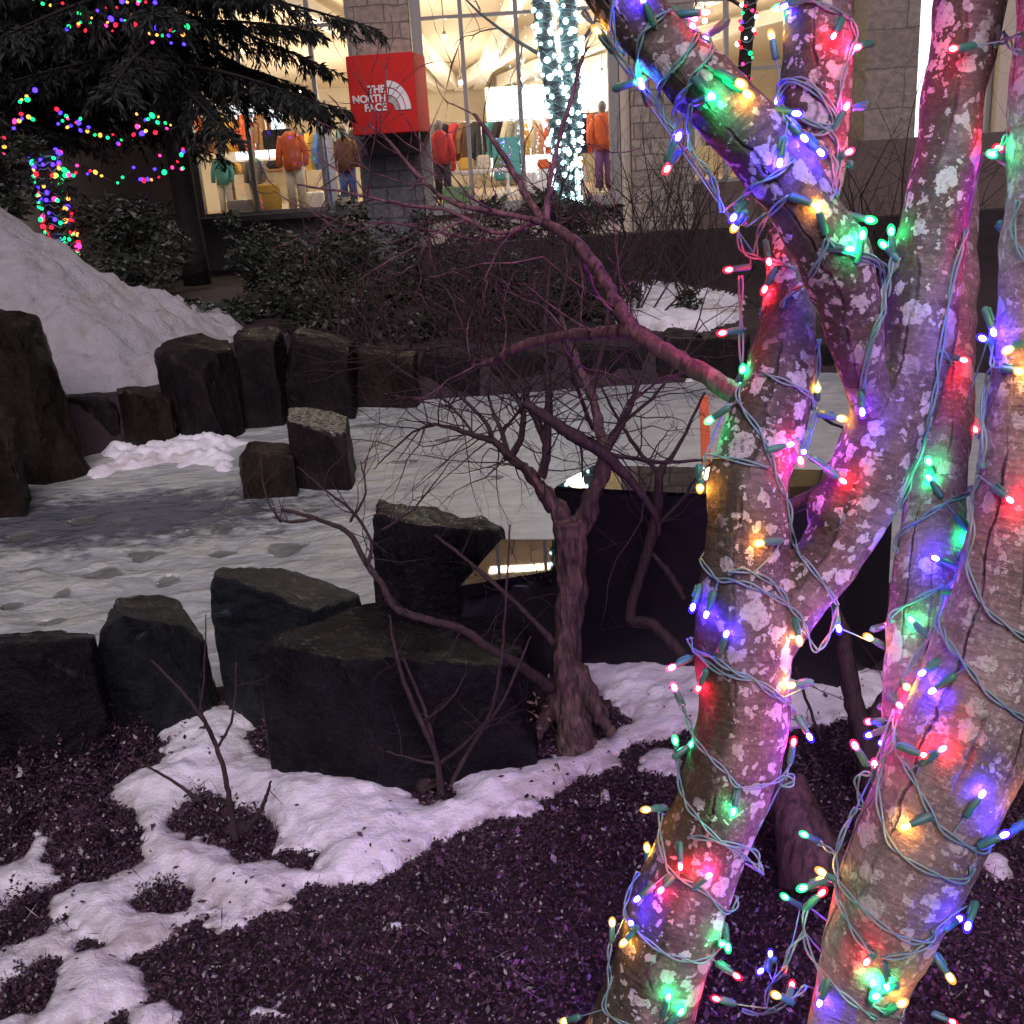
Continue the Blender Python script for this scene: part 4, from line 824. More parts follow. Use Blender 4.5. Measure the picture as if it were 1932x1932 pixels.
light_string('string of lights spiralling down the leaning lower trunk of the forked tree',
 [[(1284,1330),(1300,1362),(1316,1398),(1346,1431),(1375,1457),(1391,1483),(1437,1480),(1472,1466),(1495,1463),(1495,1480),(1469,1483)], [(1484,1330),(1500,1350),(1515,1370)], [(1278,1424),(1281,1466),(1297,1512),(1323,1548),(1355,1580),(1404,1616),(1437,1642)], [(1300,1580),(1330,1580),(1380,1590),(1425,1605),(1432,1630),(1440,1650)], [(1245,1531),(1248,1564),(1258,1629),(1274,1652),(1323,1674),(1365,1720),(1388,1710),(1391,1691)], [(1209,1648),(1186,1687),(1183,1726),(1219,1769),(1258,1798),(1303,1811),(1336,1804),(1349,1785)], [(1154,1772),(1147,1811),(1157,1850),(1141,1905),(1186,1932),(1240,1950)], [(1478,1470),(1490,1440),(1495,1415)]],
 [(1275,1303,'m',.02,-.4,-.8),(1275,1404,'g',.02,-.2,-1),(1300,1408,'g',.01),(1523,1383,'b',.02,.5,.9),(1496,1407,'r',.02,.1,-1),(1383,1515,'g',.012,-.3,1),(1226,1527,'y',.02,-1,0),(1221,1606,'y',.02,-.1,-1),(1155,1747,'y',.02,0,-1),(1291,1625,'r',.014,0,1),(1257,1672,'m',.014,-.6,.5),(1208,1740,'b',.016),(1196,1768,'y',.014),(1372,1779,'g',.02,.1,1),(1350,1772,'g',.012),(1383,1837,'r',.02,.9,.5),(1275,1905,'g',.010),(1258,1880,'g',.010),(1070,1925,'y',.02),(1330,1650,'m',.01),(1225,1690,'b',.02)], pt(1330,1600,1.4))
light_string('string of lights spiralling up the lower trunk of the crack-barked tree',
 [[(1693,1359),(1690,1411),(1671,1434),(1661,1486),(1671,1564),(1693,1606),(1758,1645),(1817,1661),(1830,1632)], [(1703,1431),(1729,1476),(1758,1538),(1791,1574),(1849,1606),(1866,1587)], [(1615,1525),(1596,1557),(1576,1616),(1583,1655),(1615,1700),(1671,1749),(1719,1775),(1755,1769),(1758,1752)], [(1580,1661),(1593,1717),(1622,1769),(1650,1800)], [(1524,1710),(1515,1752),(1534,1811),(1576,1856),(1612,1889),(1654,1918)], [(1518,1759),(1489,1798),(1482,1830),(1450,1863),(1446,1905)], [(1664,1804),(1710,1798),(1752,1775)], [(1625,1520),(1615,1480),(1625,1460),(1645,1462)], [(1575,1610),(1560,1600),(1545,1590)], [(1400,1905),(1440,1915),(1500,1880),(1520,1860)], [(1640,1890),(1670,1905),(1700,1920)], [(1690,1340),(1675,1400),(1650,1450)]],
 [(1523,1577,'g',.02,-1,-.5),(1522,1673,'g',.02,-1,.2),(1486,1695,'g',.02,-.9,-.6),(1558,1650,'y',.02),(1545,1690,'r',.01),(1453,1805,'b',.02,0,-1),(1440,1828,'b',.02,-.8,.5),(1493,1864,'r',.02),(1357,1886,'r',.02,-1,-.4),(1645,1803,'r',.012),(1657,1868,'g',.010,-1,.3),(1645,1855,'g',.008),(1668,1845,'g',.008),(1787,1836,'y',.03,.6,.9),(1795,1718,'b',.025,-.3,.4),(1805,1737,'b',.02),(1718,1552,'y',.012),(1743,1423,'r',.012,.9,.3),(1775,1420,'r',.008),(1862,1563,'b',.02,.8,-.5),(1902,1522,'y',.03),(1650,1448,'m',.014),(1617,1413,'m',.02,-.6,-.9),(1665,1387,'b',.014),(1664,1364,'m',.014),(1685,1885,'y',.012),(1790,1925,'r',.02,1,.3),(1560,1880,'b',.01),(1470,1880,'y',.015),(1840,1500,'b',.009)], pt(1680,1650,1.18))
light_string('string of lights on the upper trunk of the crack-barked tree at the right edge',
 [[(1854,899),(1834,944),(1842,994),(1829,1069),(1859,1144),(1897,1181),(1940,1208)], [(1794,1094),(1774,1139),(1769,1181),(1797,1219),(1834,1269),(1859,1306),(1909,1344),(1950,1365)], [(1824,929),(1772,959),(1734,986),(1687,1019),(1697,1044)], [(1779,1106),(1734,1131),(1687,1159),(1689,1176)], [(1874,610),(1871,672),(1879,692),(1861,717),(1859,772),(1864,835),(1859,885)], [(1925,380),(1915,430),(1925,470),(1945,500)], [(1690,1320),(1700,1290),(1740,1225),(1770,1185)], [(1780,1110),(1776,1160),(1790,1215),(1812,1240)]],
 [(1758,887,'g',.012,-.3,-.6),(1760,915,'g',.008),(1815,1005,'g',.010),(1814,1025,'g',.010),(1769,1060,'b',.014,-1,-.4),(1730,1180,'g',.014),(1761,1272,'b',.014,-.8,.4),(1772,1300,'b',.008),(1907,941,'r',.014),(1920,657,'y',.012,-.9,.4),(1890,620,'b',.012,.2,1),(1878,640,'b',.012),(1720,1300,'y',.008),(1790,1120,'b',.016),(1700,1330,'m',.01),(1925,700,'y',.01)], pt(1850,1050,1.26))
# ------------------------------------------------------------------ shop building
YF = 20.0
fx = lambda u, v=200: pt(u, v, YF).x
fz = lambda v, u=966: pt(u, v, YF).z
zsillL = fz(402, 520); zsillR = fz(383, 1000); ztr = fz(33, 880); ZTOP = 9.0
FLOOR = zsillL-.08
bd = thing('shop_building', 'stone and glass shop front, brightly lit inside, beyond the pond', 'building', (0, YF, 0))
def part(name, mat, boxes, parent=None, bev=0):
    mb = MB()
    for a, b in boxes: mb.box(a, b)
    return mb.build(name, M[mat], parent or bd, smooth=False, recalc=False, bevel=bev)
xa, xb, xc, xd = fx(385), fx(676), fx(788), fx(1186)
xe, xf, xg, xh, xi = fx(1300), pt(1632, 200, 19.1).x, pt(1728, 200, 19.1).x, pt(1880, 200, 19.7).x, fx(1960)
part('column', 'stonegrey', [((xb, YF-.25, -.6), (xc-.02, YF+.6, fz(210, 720)))])
part('column', 'stone', [((xb, YF-.22, fz(210, 720)+.003), (xc-.02, YF+.6, ZTOP))])
part('column', 'stone', [((xd, YF-.3, -.6), (xe, YF+.6, ZTOP))])
part('column_trim', 'cream', [((xd-.16, YF-.12, -.6), (xd-.003, YF+.4, ZTOP))])
part('column', 'block', [((xf, YF-.9, -.6), (xg, YF+.4, ZTOP))])
part('column', 'cream', [((xh, YF-.3, -.6), (xi, YF+.4, ZTOP))])
part('sill_wall', 'concrete', [((xa-.3, YF-.05, -.7), (xb-.003, YF+.25, zsillL-.1))])
part('window_sill', 'concrete', [((xa-.3, YF-.22, zsillL-.097), (xb-.003, YF+.25, zsillL))])
part('sill_wall', 'cream', [((xc+.003, YF-.05, -.7), (xd-.17, YF+.25, zsillR-.1))])
part('window_sill', 'frame', [((xc+.003, YF-.2, zsillR-.097), (xd-.17, YF+.25, zsillR))])
part('sill_wall', 'brownwall', [((xe+.003, YF-.05, -.7), (xf-.003, YF+.25, fz(338, 1450)))])
part('sill_wall', 'brownwall', [((xg+.003, YF-.05, -.7), (xh-.003, YF+.25, fz(345, 1800)))])
part('sill_wall', 'brownwall', [((xi+.003, YF-.05, -.7), (xi+9, YF+.3, ZTOP))])
part('side_wall', 'cream', [((xa-14, YF+.003, -.7), (xa-.303, YF+.3, ZTOP))])
def window(x0, x1, z0, z1, mull, trans, fwid=.09):
    w = thing('window', None, None, ((x0+x1)/2, 0, z0)); w.parent = bd
    mb = MB(); y0, y1 = YF-.02, YF+.12
    for a, b in ((x0, x0+fwid), (x1-fwid, x1)): mb.box((a, y0-.05, z0), (b, y1, z1))
    for z in [z0+.002]+trans+[z1-.06]: mb.box((x0+fwid+.001, y0, z), (x1-fwid-.001, y1-.02, z+.055))
    for x in mull: mb.box((x-.035, y0-.012, z0+.06), (x+.035, y1-.01, z1-.065))
    mb.build('frame', M['frame'], None, smooth=False, recalc=False).parent = w
    w.children[0].location = -Vector((w.location)) - Vector((0, YF, 0))
    mb = MB(); mb.box((x0+.02, YF+.045, z0+.02), (x1-.02, YF+.052, z1-.02)); p = mb.build('pane', M['pane'], None, smooth=False, recalc=False); p.parent = w; p.location = -Vector(w.location)-Vector((0, YF, 0))
window(xa-.3, xb-.004, zsillL+.002, ZTOP-.2, [fx(478, 330), fx(612, 330)], [ztr, 5.2], .07)
window(xc+.004, xd-.17, zsillR+.002, ZTOP-.2, [fx(880), fx(982)], [ztr, 5.2], .17)
window(xe+.004, xf-.004, fz(338, 1450)+.002, ZTOP-.2, [fx(1370), fx(1500), fx(1600)], [fz(130, 1450), ztr, 5.2], .08)
window(xg+.004, xh-.004, fz(345, 1800)+.002, ZTOP-.2, [], [ztr, 5.2], .08)
# rooms behind the glass
YB = 28.5; x0r, x1r = xa-1.2, xi+3
part('floor', 'floor', [((x0r, YF+.26, FLOOR-.2), (x1r, YB, FLOOR))])
part('back_wall', 'cream', [((x0r, YB, FLOOR-.2), (x1r, YB+.2, ZTOP))])
part('partition', 'cream', [((x0r-.2, YF+.31, FLOOR-.2), (x0r-.003, YB, ZTOP))])
part('partition', 'cream', [((x1r+.003, YF+.31, FLOOR-.2), (x1r+.2, YB, ZTOP))])
CZ = 4.75
mb = MB(); mb.prism([Vector((x0r, YF+.3, CZ)), Vector((x0r, YB-.003, 3.1)), Vector((x1r, YB-.003, 3.1)), Vector((x1r, YF+.3, CZ))], [Vector((x0r, YF+.3, CZ+.12)), Vector((x0r, YB-.003, 3.3)), Vector((x1r, YB-.003, 3.3)), Vector((x1r, YF+.3, CZ+.12))])
mb.build('ceiling', M['ceil'], bd, smooth=False)
part('roof', 'brownwall', [((xa-14, YF-.5, ZTOP+.003), (xi+9, YB+1, ZTOP+.3))])
cz = lambda y: CZ-.1-(y-YF-.3)*(CZ-3.1)/(YB-YF-.3)
for (xa_, ya, xb_, yb) in ((fx(850), 28, fx(1240), 20.6), (fx(900), 28, fx(1020), 20.6), (fx(830), 27.8, fx(700), 20.6), (fx(960), 28, fx(1480), 22), (fx(800), 28, fx(520), 21), (fx(1010), 28.2, fx(1700), 23.5)):
    a = Vector((xa_, ya, cz(ya))); b = Vector((xb_, yb, cz(yb))); s = (b-a).cross(Vector((0, 0, 1))).normalized()*.13; h = Vector((0, 0, .28))
    mb = MB(); mb.prism([a-s, b-s, b+s, a+s], [a-s-h, b-s-h, b+s-h, a+s-h]); mb.build('beam', M['beam'], bd, smooth=False)
# ceiling lamps
lm = D.meshes.new('s')
for i, (x, y) in enumerate([(fx(u), y) for y, us in ((22.4, (420, 560, 840, 1050, 1380, 1560, 1800)), (25.6, (470, 660, 860, 1010, 1200, 1420))) for u in us]):
    z = cz(y)-.7; t = thing('pendant_lamp', 'small lit pendant lamp hanging from the shop ceiling', 'lamp', (x, y, z), 0, 'lamps inside the shop')
    mb = MB(); mb.sphere((0, 0, 0), .05, 12, 8); mb.build('globe', M['lamp'], t, world=False)
    mb = MB(); mb.tube([(0, 0, .05), (0, 0, .68)], .012, 6); mb.tube([(0, 0, .05), (0, 0, .11)], [.045, .03], 10); mb.build('stem', M['frame'], t, world=False)
    ld = D.lights.new('lamp_light', 'POINT'); ld.energy = 84; ld.color = (1, .84, .62); ld.shadow_soft_size = .09
    lo = D.objects.new('lamp_light', ld); link(lo, t); lo.location = (0, 0, -.1)
# second-floor lamp row, unseen, lighting the room mirrored in the basin
for i, u in enumerate((520, 950, 1100, 1450)):
    ld = D.lights.new('upper_room_fill', 'POINT'); ld.energy = 300; ld.color = (1, .82, .56); ld.shadow_soft_size = .3  # added point light, brightens the upper room for the basin's reflection
    lo = D.objects.new('upper_room_fill', ld); link(lo); lo.location = (0, 1.6, -1.2); slo = lo
    t = thing('ceiling_light', 'unseen lit strip light high in the upper shop windows', 'lamp', (fx(u), 24, 8.6), 0, 'strip lights in the upper shop')
    part2 = MB(); part2.box((-.9, -.12, -.05), (.9, .12, 0)); part2.build('diffuser', emis('strip_light', (1, .8, .52), 45), t, smooth=False, recalc=False, world=False)
    part3 = MB(); part3.box((-.95, -.15, .002), (.95, .15, .06)); slo.parent = t; part3.build('housing', M['white'], t, smooth=False, recalc=False, world=False)
# red projecting sign
pS = pt(722, 178, 18.9); sg = thing('shop_sign', 'square red box sign with white lettering on the shop column', 'sign', (pS.x, 18.9, pS.z), R(-7))
wS, hS = 1.09, 1.20
mb = MB(); mb.box((-wS/2, -.03, -hS/2), (wS/2, 1.08, hS/2)); mb.build('sign_box', M['signred'], sg, smooth=False, recalc=False, world=False, bevel=.012)
for txt, z in (('THE', .135), ('NORTH', .0), ('FACE', -.135)):
    cu = D.curves.new('lettering', 'FONT'); cu.body = txt; cu.size = .155; cu.align_x = 'RIGHT'; cu.align_y = 'CENTER'; cu.extrude = .006; cu.offset = .006
    tmp = D.objects.new('tmp', cu); COL.objects.link(tmp); dg = bpy.context.evaluated_depsgraph_get(); dg.update()
    me = D.meshes.new_from_object(tmp.evaluated_get(dg)); D.objects.remove(tmp); me.materials.clear(); me.materials.append(M['signwhite'])
    o = link(D.objects.new('lettering', me), sg); o.rotation_euler = (R(90), 0, 0); o.location = (.055, -.04, z-.06)
for r0, r1, nm, mt in ((.10, .175, 'emblem_arc', 'signgrey'), (.19, .265, 'emblem_arc', 'signwhite'), (.28, .36, 'emblem_arc', 'signwhite')):
    mb = MB(); n = 16; cx0, cz0 = .09, -.25; top = []; 
    outer = [(cx0+r1*math.sin(math.pi/2*i/n), cz0+r1*1.25*math.cos(math.pi/2*i/n)) for i in range(n+1)]; inner = [(cx0+r0*math.sin(math.pi/2*i/n), cz0+r0*1.25*math.cos(math.pi/2*i/n)) for i in range(n+1)]
    for i in range(n): mb.prism([Vector((outer[i][0], -.044, outer[i][1])), Vector((outer[i+1][0], -.044, outer[i+1][1])), Vector((inner[i+1][0], -.044, inner[i+1][1])), Vector((inner[i][0], -.044, inner[i][1]))], [Vector((outer[i][0], -.031, outer[i][1])), Vector((outer[i+1][0], -.031, outer[i+1][1])), Vector((inner[i+1][0], -.031, inner[i+1][1])), Vector((inner[i][0], -.031, inner[i][1]))])
    mb.build(nm, M[mt], sg, smooth=False, world=False)
# goods in the shop
def mannequin(u, y, label, top, legs, h=1.5, head=True, arms=True, dz=.02):
    p = pt(u, 330, y); x = p.x; s = h/1.72; t = thing('mannequin', label, 'mannequin', (x, y, FLOOR+dz), random.uniform(-.3, .3), 'dressed mannequins in the shop window')
    mb = MB()
    for sx in (-1, 1): mb.tube([(sx*.09*s, 0, 0), (sx*.09*s, .01, .45*s), (sx*.085*s, 0, .88*s)], [.045*s, .055*s, .085*s], 10)
    mb.tube([(0, 0, .84*s), (0, 0, 1.0*s), (0, 0, 1.3*s), (0, 0, 1.42*s), (0, 0, 1.5*s)], [.14*s, .13*s, .165*s, .12*s, .05*s], 14)
    if head: mb.sphere((0, -.01, 1.62*s), .105*s, 14, 10, (.85, .95, 1.15))
    if arms:
        for sx in (-1, 1): mb.tube([(sx*.17*s, 0, 1.38*s), (sx*.25*s, .02, 1.1*s), (sx*.24*s, -.06, .85*s)], [.05*s, .042*s, .035*s], 8)
    o = mb.build('body', M['skin'], t, world=False); remesh(o, .03, 2)
    mb = MB(); mb.tube([(0, 0, .80*s), (0, 0, 1.0*s), (0, 0, 1.3*s), (0, 0, 1.43*s), (0, 0, 1.5*s)], [.185*s, .18*s, .205*s, .16*s, .075*s], 14)
    for sx in (-1, 1): mb.tube([(sx*.16*s, 0, 1.4*s), (sx*.26*s, .02, 1.1*s), (sx*.25*s, -.06, .88*s)], [.08*s, .07*s, .06*s], 8)
    mb.build('jacket', M['c_'+top], t, world=False)
    mb = MB()
    for sx in (-1, 1): mb.tube([(sx*.1*s, 0, .06*s), (sx*.1*s, .01, .45*s), (sx*.085*s, 0, .84*s)], [.08*s, .085*s, .12*s], 10)
    mb.build('trousers', M['c_'+legs], t, world=False)
mannequin(556, 20.8, 'mannequin in an orange jacket and pale trousers behind the left window', 'orange', 'cream', 1.62, head=False)
mannequin(655, 20.9, 'mannequin in brown jacket and dark trousers beside the grey column', 'brown', 'blue', 1.45)
mannequin(482, 20.9, 'mannequin in grey clothes in the left window', 'grey', 'grey', 1.15)
mannequin(835, 21.2, 'mannequin in a red top just right of the grey column', 'red', 'black', 1.45)
mannequin(1140, 21.6, 'mannequin in an orange top and purple trousers behind the wrapped white trunk', 'orange', 'purple', 1.6)
mannequin(420, 21.6, 'mannequin in teal and white at the far left of the window', 'teal', 'white', 1.2)
def garment_mesh(k):
    mb = MB(); w = .22; mb.prism([Vector((-.09, -.04, 0)), Vector((.09, -.04, 0)), Vector((.09, .04, 0)), Vector((-.09, .04, 0))], [Vector((-w, -.05, -.72)), Vector((w, -.05, -.72)), Vector((w, .05, -.72)), Vector((-w, .05, -.72))])
    for sx in (-1, 1): mb.tube([(sx*.10, 0, -.04), (sx*.24, 0, -.3), (sx*.27, 0, -.58)], [.06, .055, .05], 8)
    me = D.meshes.new('garment'); me.from_pydata([tuple(v) for v in mb.v], [], mb.f); me.materials.append(M['c_'+k]); return me
GM = {k: garment_mesh(k) for k in CL}
def rack(u, y, ncol, label, L_=1.3, zt=1.45, rz=0.0):
    x = pt(u, 300, y).x; t = thing('clothes_rack', 'clothes rack with the '+label+' garments inside the shop', 'clothes rack', (x, y, FLOOR), rz)
    mb = MB(); mb.tube([(-L_/2, 0, 0), (-L_/2, 0, zt), (L_/2, 0, zt), (L_/2, 0, 0)], .016, 8); mb.tube([(-L_/2, -.2, .02), (-L_/2, .2, .02)], .015, 6); mb.tube([(L_/2, -.2, .02), (L_/2, .2, .02)], .015, 6); mb.build('rail', M['metal'], t, world=False)
    n = len(ncol)
    for i, k in enumerate(ncol):
        xx = -L_/2+.08+(L_-.16)*i/max(1, n-1)
        g = D.objects.new('garment', GM[k]); link(g); g.location = (x+xx*math.cos(rz), y+xx*math.sin(rz), FLOOR+zt-.02); g.rotation_euler = (0, 0, R(60)+rz+random.uniform(-.3, .3)); tag(g, k+' garment hanging on the '+label+' rail', 'garment', 'garments on the '+label+' rail')
rack(1110, 22.6, ['purple', 'orange', 'black', 'blue', 'orange', 'grey', 'purple', 'red'], 'colourful right-hand window')
rack(850, 23.2, ['black', 'grey', 'black', 'red', 'brown', 'black'], 'dark-coat')
rack(930, 24.4, ['teal', 'white', 'grey', 'teal', 'black', 'cream', 'grey'], 'teal-and-white')
rack(1040, 25.2, ['yellow', 'cream', 'orange', 'brown', 'cream'], 'warm-coloured back')
rack(620, 23.5, ['blue', 'yellow', 'blue', 'cream', 'teal', 'black'], 'left-hall blue')
rack(1345, 22.3, ['red', 'white', 'black', 'red', 'grey'], 'red-and-white right-bay')
rack(440, 24, ['orange', 'brown', 'yellow', 'orange', 'brown'], 'orange left-hall', 1.5, 1.9)
def table(u, y, w, h, mat, label, boxes):
    x = pt(u, 360, y).x; t = thing('display_table', label, 'table', (x, y, FLOOR)); mb = MB(); mb.box((-w/2, -.3, h-.06), (w/2, .3, h)); mb.build('tabletop', M[mat], t, smooth=False, world=False, bevel=.01)
    for sx in (-1, 1):
        for sy in (-1, 1): mb = MB(); mb.box((sx*(w/2-.05)-.03, sy*.25-.03, 0), (sx*(w/2-.05)+.03, sy*.25+.03, h-.062)); mb.build('leg', M[mat], t, smooth=False, world=False, recalc=False)
    for i, k in enumerate(boxes):
        bx = -w/2+.15+(w-.3)*i/max(1, len(boxes)-1); o = D.objects.new('folded_clothes', None)
        mb = MB(); mb.box((x+bx-.13, y-.2, FLOOR+h+.001), (x+bx+.13, y+.2, FLOOR+h+random.uniform(.12, .3))); o = mb.build('folded_clothes', M['c_'+k], None, smooth=False, bevel=.03); tag(o, k+' folded clothes stacked on the '+label, 'clothes', 'folded clothes on the '+label)
table(505, 21.9, 1.5, .8, 'wood', 'long wooden display table in the left window', ['yellow', 'cream', 'black', 'yellow'])
table(900, 22.0, 1.3, .55, 'white', 'low white display table in the wide window', ['red', 'yellow', 'cream', 'green'])
table(1060, 21.4, .9, .5, 'white', 'small white display table behind the wrapped trunk', ['orange', 'black', 'yellow'])
for u, y, w, h, z, nm, lab, cat in ((455, 27.5, 2.2, 1.2, 1.0, 'wall_display', 'bright white lit display on the left hall back wall', 'display'), (990, 27.5, 1.6, 1.9, .3, 'wall_display', 'bright white lit doorway display at the back of the wide hall', 'display'), (1180, 27.0, 2.4, 1.0, 1.6, 'wall_display', 'bluish lit wall panel at the right of the hall', 'display'), (1330, 24, 1.4, .9, 1.0, 'wall_display', 'white lit panel in the right bay window', 'display'), (1740, 23, 1.6, 3.2, .6, 'wall_display', 'tall white lit panel behind the far right window', 'display')):
    x = pt(u, 300, y).x; t = thing(nm, lab, cat, (x, y, FLOOR+z)); mb = MB(); mb.box((-w/2, -.03, 0), (w/2, 0, h)); mb.build('screen', M['screen'], t, smooth=False, recalc=False, world=False); mb = MB(); mb.box((-w/2-.05, .003, -.05), (w/2+.05, .08, h+.05)); mb.build('surround', M['white'], t, smooth=False, recalc=False, world=False)
for u, y, col, lab in ((615, 20.75, 'blue', 'blue ski standing upright behind the left shop window'), (628, 20.8, 'white', 'white ski leaning beside the blue one in the left window')):
    p = pt(u, 330, y); mb = MB(); h_ = 1.75; mb.prism([Vector((p.x-.05, y, FLOOR+h_)), Vector((p.x+.05, y, FLOOR+h_)), Vector((p.x+.05, y+.03, FLOOR+h_)), Vector((p.x-.05, y+.03, FLOOR+h_))], [Vector((p.x-.07, y-.02, FLOOR)), Vector((p.x+.07, y-.02, FLOOR)), Vector((p.x+.07, y+.01, FLOOR)), Vector((p.x-.07, y+.01, FLOOR))])
    mb.tube([(p.x, y+.01, FLOOR+h_-.005), (p.x, y-.02, FLOOR+h_+.1), (p.x, y-.1, FLOOR+h_+.16)], [.05, .045, .02], 8); tag(mb.build('ski', M['c_'+col], smooth=False), lab, 'ski')
p = pt(503, 360, 20.6); mb = MB(); mb.tube([(p.x, 20.6, FLOOR), (p.x, 20.6, FLOOR+.02), (p.x, 20.6, FLOOR+.25), (p.x, 20.6, FLOOR+.52), (p.x, 20.6, FLOOR+.56)], [.2, .23, .25, .23, .2], 20); tag(mb.build('drum', M['c_yellow']), 'round yellow drum standing in the left shop window', 'drum')
for u, v, y, w_, h_, z_, col, nm, lab in ((530, 300, 22.4, .55, .36, 1.15, 'black', 'monitor', 'dark monitor on the wall behind the orange jacket'), (460, 330, 21.2, .7, .3, .0, 'grey', 'plinth', 'low grey plinth in the left corner of the window'), (590, 350, 21.3, .4, .35, .0, 'white', 'plinth', 'white plinth beside the skis in the window'), (640, 350, 21.0, .35, .25, .0, 'cream', 'plinth', 'cream plinth by the brown jacket mannequin'), (860, 350, 20.8, .5, .3, .0, 'green', 'plinth', 'pale green plinth in the wide window near the red top'), (1010, 340, 21.1, .5, .45, .0, 'white', 'plinth', 'white plinth in the middle of the wide window'), (960, 320, 22.8, .6, .8, .3, 'teal', 'carton', 'teal carton standing in the wide hall'), (890, 330, 23.6, .5, .7, .4, 'white', 'carton', 'white carton near the back of the wide hall')):
    p = pt(u, v, y); mb = MB(); mb.box((p.x-w_/2, y-.18, FLOOR+z_), (p.x+w_/2, y+.18, FLOOR+z_+h_)); tag(mb.build(nm, M['c_'+col], smooth=False, bevel=.025), lab, nm)
# orange door edge in the right bay
t = thing('door', 'narrow orange door leaf beside the stone pillar', 'door', (fx(1608), YF+.4, FLOOR)); mb = MB(); mb.box((-.16, 0, 0), (.16, .06, 3.6)); mb.build('leaf', M['c_orange'], t, smooth=False, recalc=False, world=False); mb = MB(); mb.tube([(-.1, -.03, .9), (-.1, -.05, .95), (-.1, -.05, 1.2), (-.1, -.03, 1.25)], .012, 6); mb.build('handle', M['metal'], t, world=False)
# ------------------------------------------------------------------ planter walls, hedges
P0, P1 = pt(770, 470, 12.6), pt(2300, 440, 12.2)
mb = MB(); mb.box((P0.x, 12.4, -.5), (P1.x, 12.7, .56)); mb.build('planter_wall', M['darkwall'], smooth=False, bevel=.02)
tag(D.objects['planter_wall'], 'low dark stone planter wall beyond the pond', 'wall')
mb = MB(); mb.box((pt(1440, 400, 14).x, 14.0, -.5), (pt(2400, 400, 14).x, 14.3, 1.35)); tag(mb.build('garden_wall', M['brownwall'], smooth=False, bevel=.02), 'brown garden wall behind the wrapped trees at the right', 'wall')
def bush(label, u, v, Y, wpx, hpx, n, size, mat='bushleaf', group='evergreen bushes behind the pond'):
    c = pt(u, v, Y); rx = pxr(wpx, c); rz = pxr(hpx, c); t = thing('evergreen_bush', label, 'bush', (c.x, c.y, c.z-rz), 0, group)
    # leaf rosettes on many small lobes
    lob = [(c+Vector((random.gauss(0, .5)*rx, random.gauss(0, .45)*rx*.8, random.uniform(-.7, .75)*rz)), random.uniform(.22, .42)*min(rx, rz)) for _ in range(26)]
    Ps = []; Ns = []
    for k in range(int(n*2.3)):
        q, r_ = random.choice(lob); d = Vector((random.gauss(0, 1), random.gauss(0, 1), random.gauss(.3, 1))).normalized(); Ps.append(tuple(q+d*r_*random.uniform(.75, 1.15))); Ns.append(tuple(d))
    P = np.array(Ps); V, Q = leaves(P, np.array(Ns), size*.62, .36, .9); mesh_np('foliage', V, Q, M[mat], t)
    mb = MB()
    for q, r_ in lob[:14]: mb.tube([(c.x, c.y, c.z-rz), tuple((c+q)/2-Vector((0, 0, rz*.3))), tuple(q)], [.02, .014, .006], 5)
    mb.build('stems', M['twig'], t)
for a in (('leafy evergreen bush between the lit trunk and the dark conifer', 235, 470, 14.0, 260, 170, 2600, .11), ('dark evergreen bush at the foot of the conifer', 420, 610, 11.6, 300, 110, 3000, .10), ('broad evergreen bush below the left shop window', 560, 480, 13.6, 330, 170, 3400, .10),
          ('evergreen bush below the red sign', 720, 510, 12.0, 300, 180, 3200, .10), ('low dark evergreen bush above the wide column rock', 600, 590, 10.6, 300, 140, 3200, .08), ('spiky evergreen bush at the foot of the white-lit trunk', 1040, 430, 13.4, 260, 130, 2600, .12),
          ('dark evergreen bush behind the shaggy shrub', 900, 560, 10.8, 320, 170, 3600, .08), ('dark bush above the far shore rocks, right of the shaggy shrub', 1090, 590, 10.3, 260, 110, 2800, .08), ('small dark bush hanging over the far shore rocks', 780, 640, 9.8, 240, 110, 2600, .07), ('leafy bush against the snow pile', 200, 540, 11.6, 260, 120, 2400, .09), ('dark bush left of the lit trunk', -10, 330, 13.0, 150, 190, 2200, .10)):
    bush(*a)
# bare twiggy shrubs on the far bank
mb_r = random.Random(77)
for u, v, Y, h, lab in ((880, 640, 9.6, 1.5, 'bare twiggy bush on the far bank, left of the shaggy shrub'), (1180, 600, 10.0, 1.7, 'bare twiggy bush on the far bank in front of the bank snow'), (700, 650, 9.4, 1.2, 'bare twiggy bush above the far shore rocks under the sign'), (1330, 560, 11.0, 1.9, 'bare twiggy bush against the stone pillar'), (1560, 600, 10.0, 1.6, 'bare twiggy bush seen between the stems of the forked tree'), (1250, 540, 11.8, 2.0, 'tall thin bare bush in front of the planter wall'), (1680, 500, 12.0, 2.2, 'bare upright bush in front of the right-hand stone pillar'), (1010, 600, 9.8, 1.4, 'bare twiggy bush directly behind the shaggy stems')):
    c = pt(u, v, Y); t = thing('twiggy_bush', lab, 'bush', (c.x, c.y, c.z-.1), 0, 'bare twiggy bushes on the far bank'); mb = MB()
    for k in range(24):
        grow(mb, c+Vector((mb_r.gauss(0, .12), mb_r.gauss(0, .12), -.15)), Vector((mb_r.gauss(0, .5), mb_r.gauss(0, .5), 1)).normalized(), h*mb_r.uniform(.6, 1.1), .011, 2, mb_r, 5, .16, .03)
    mb.build('stems', M['darktwig'], t)
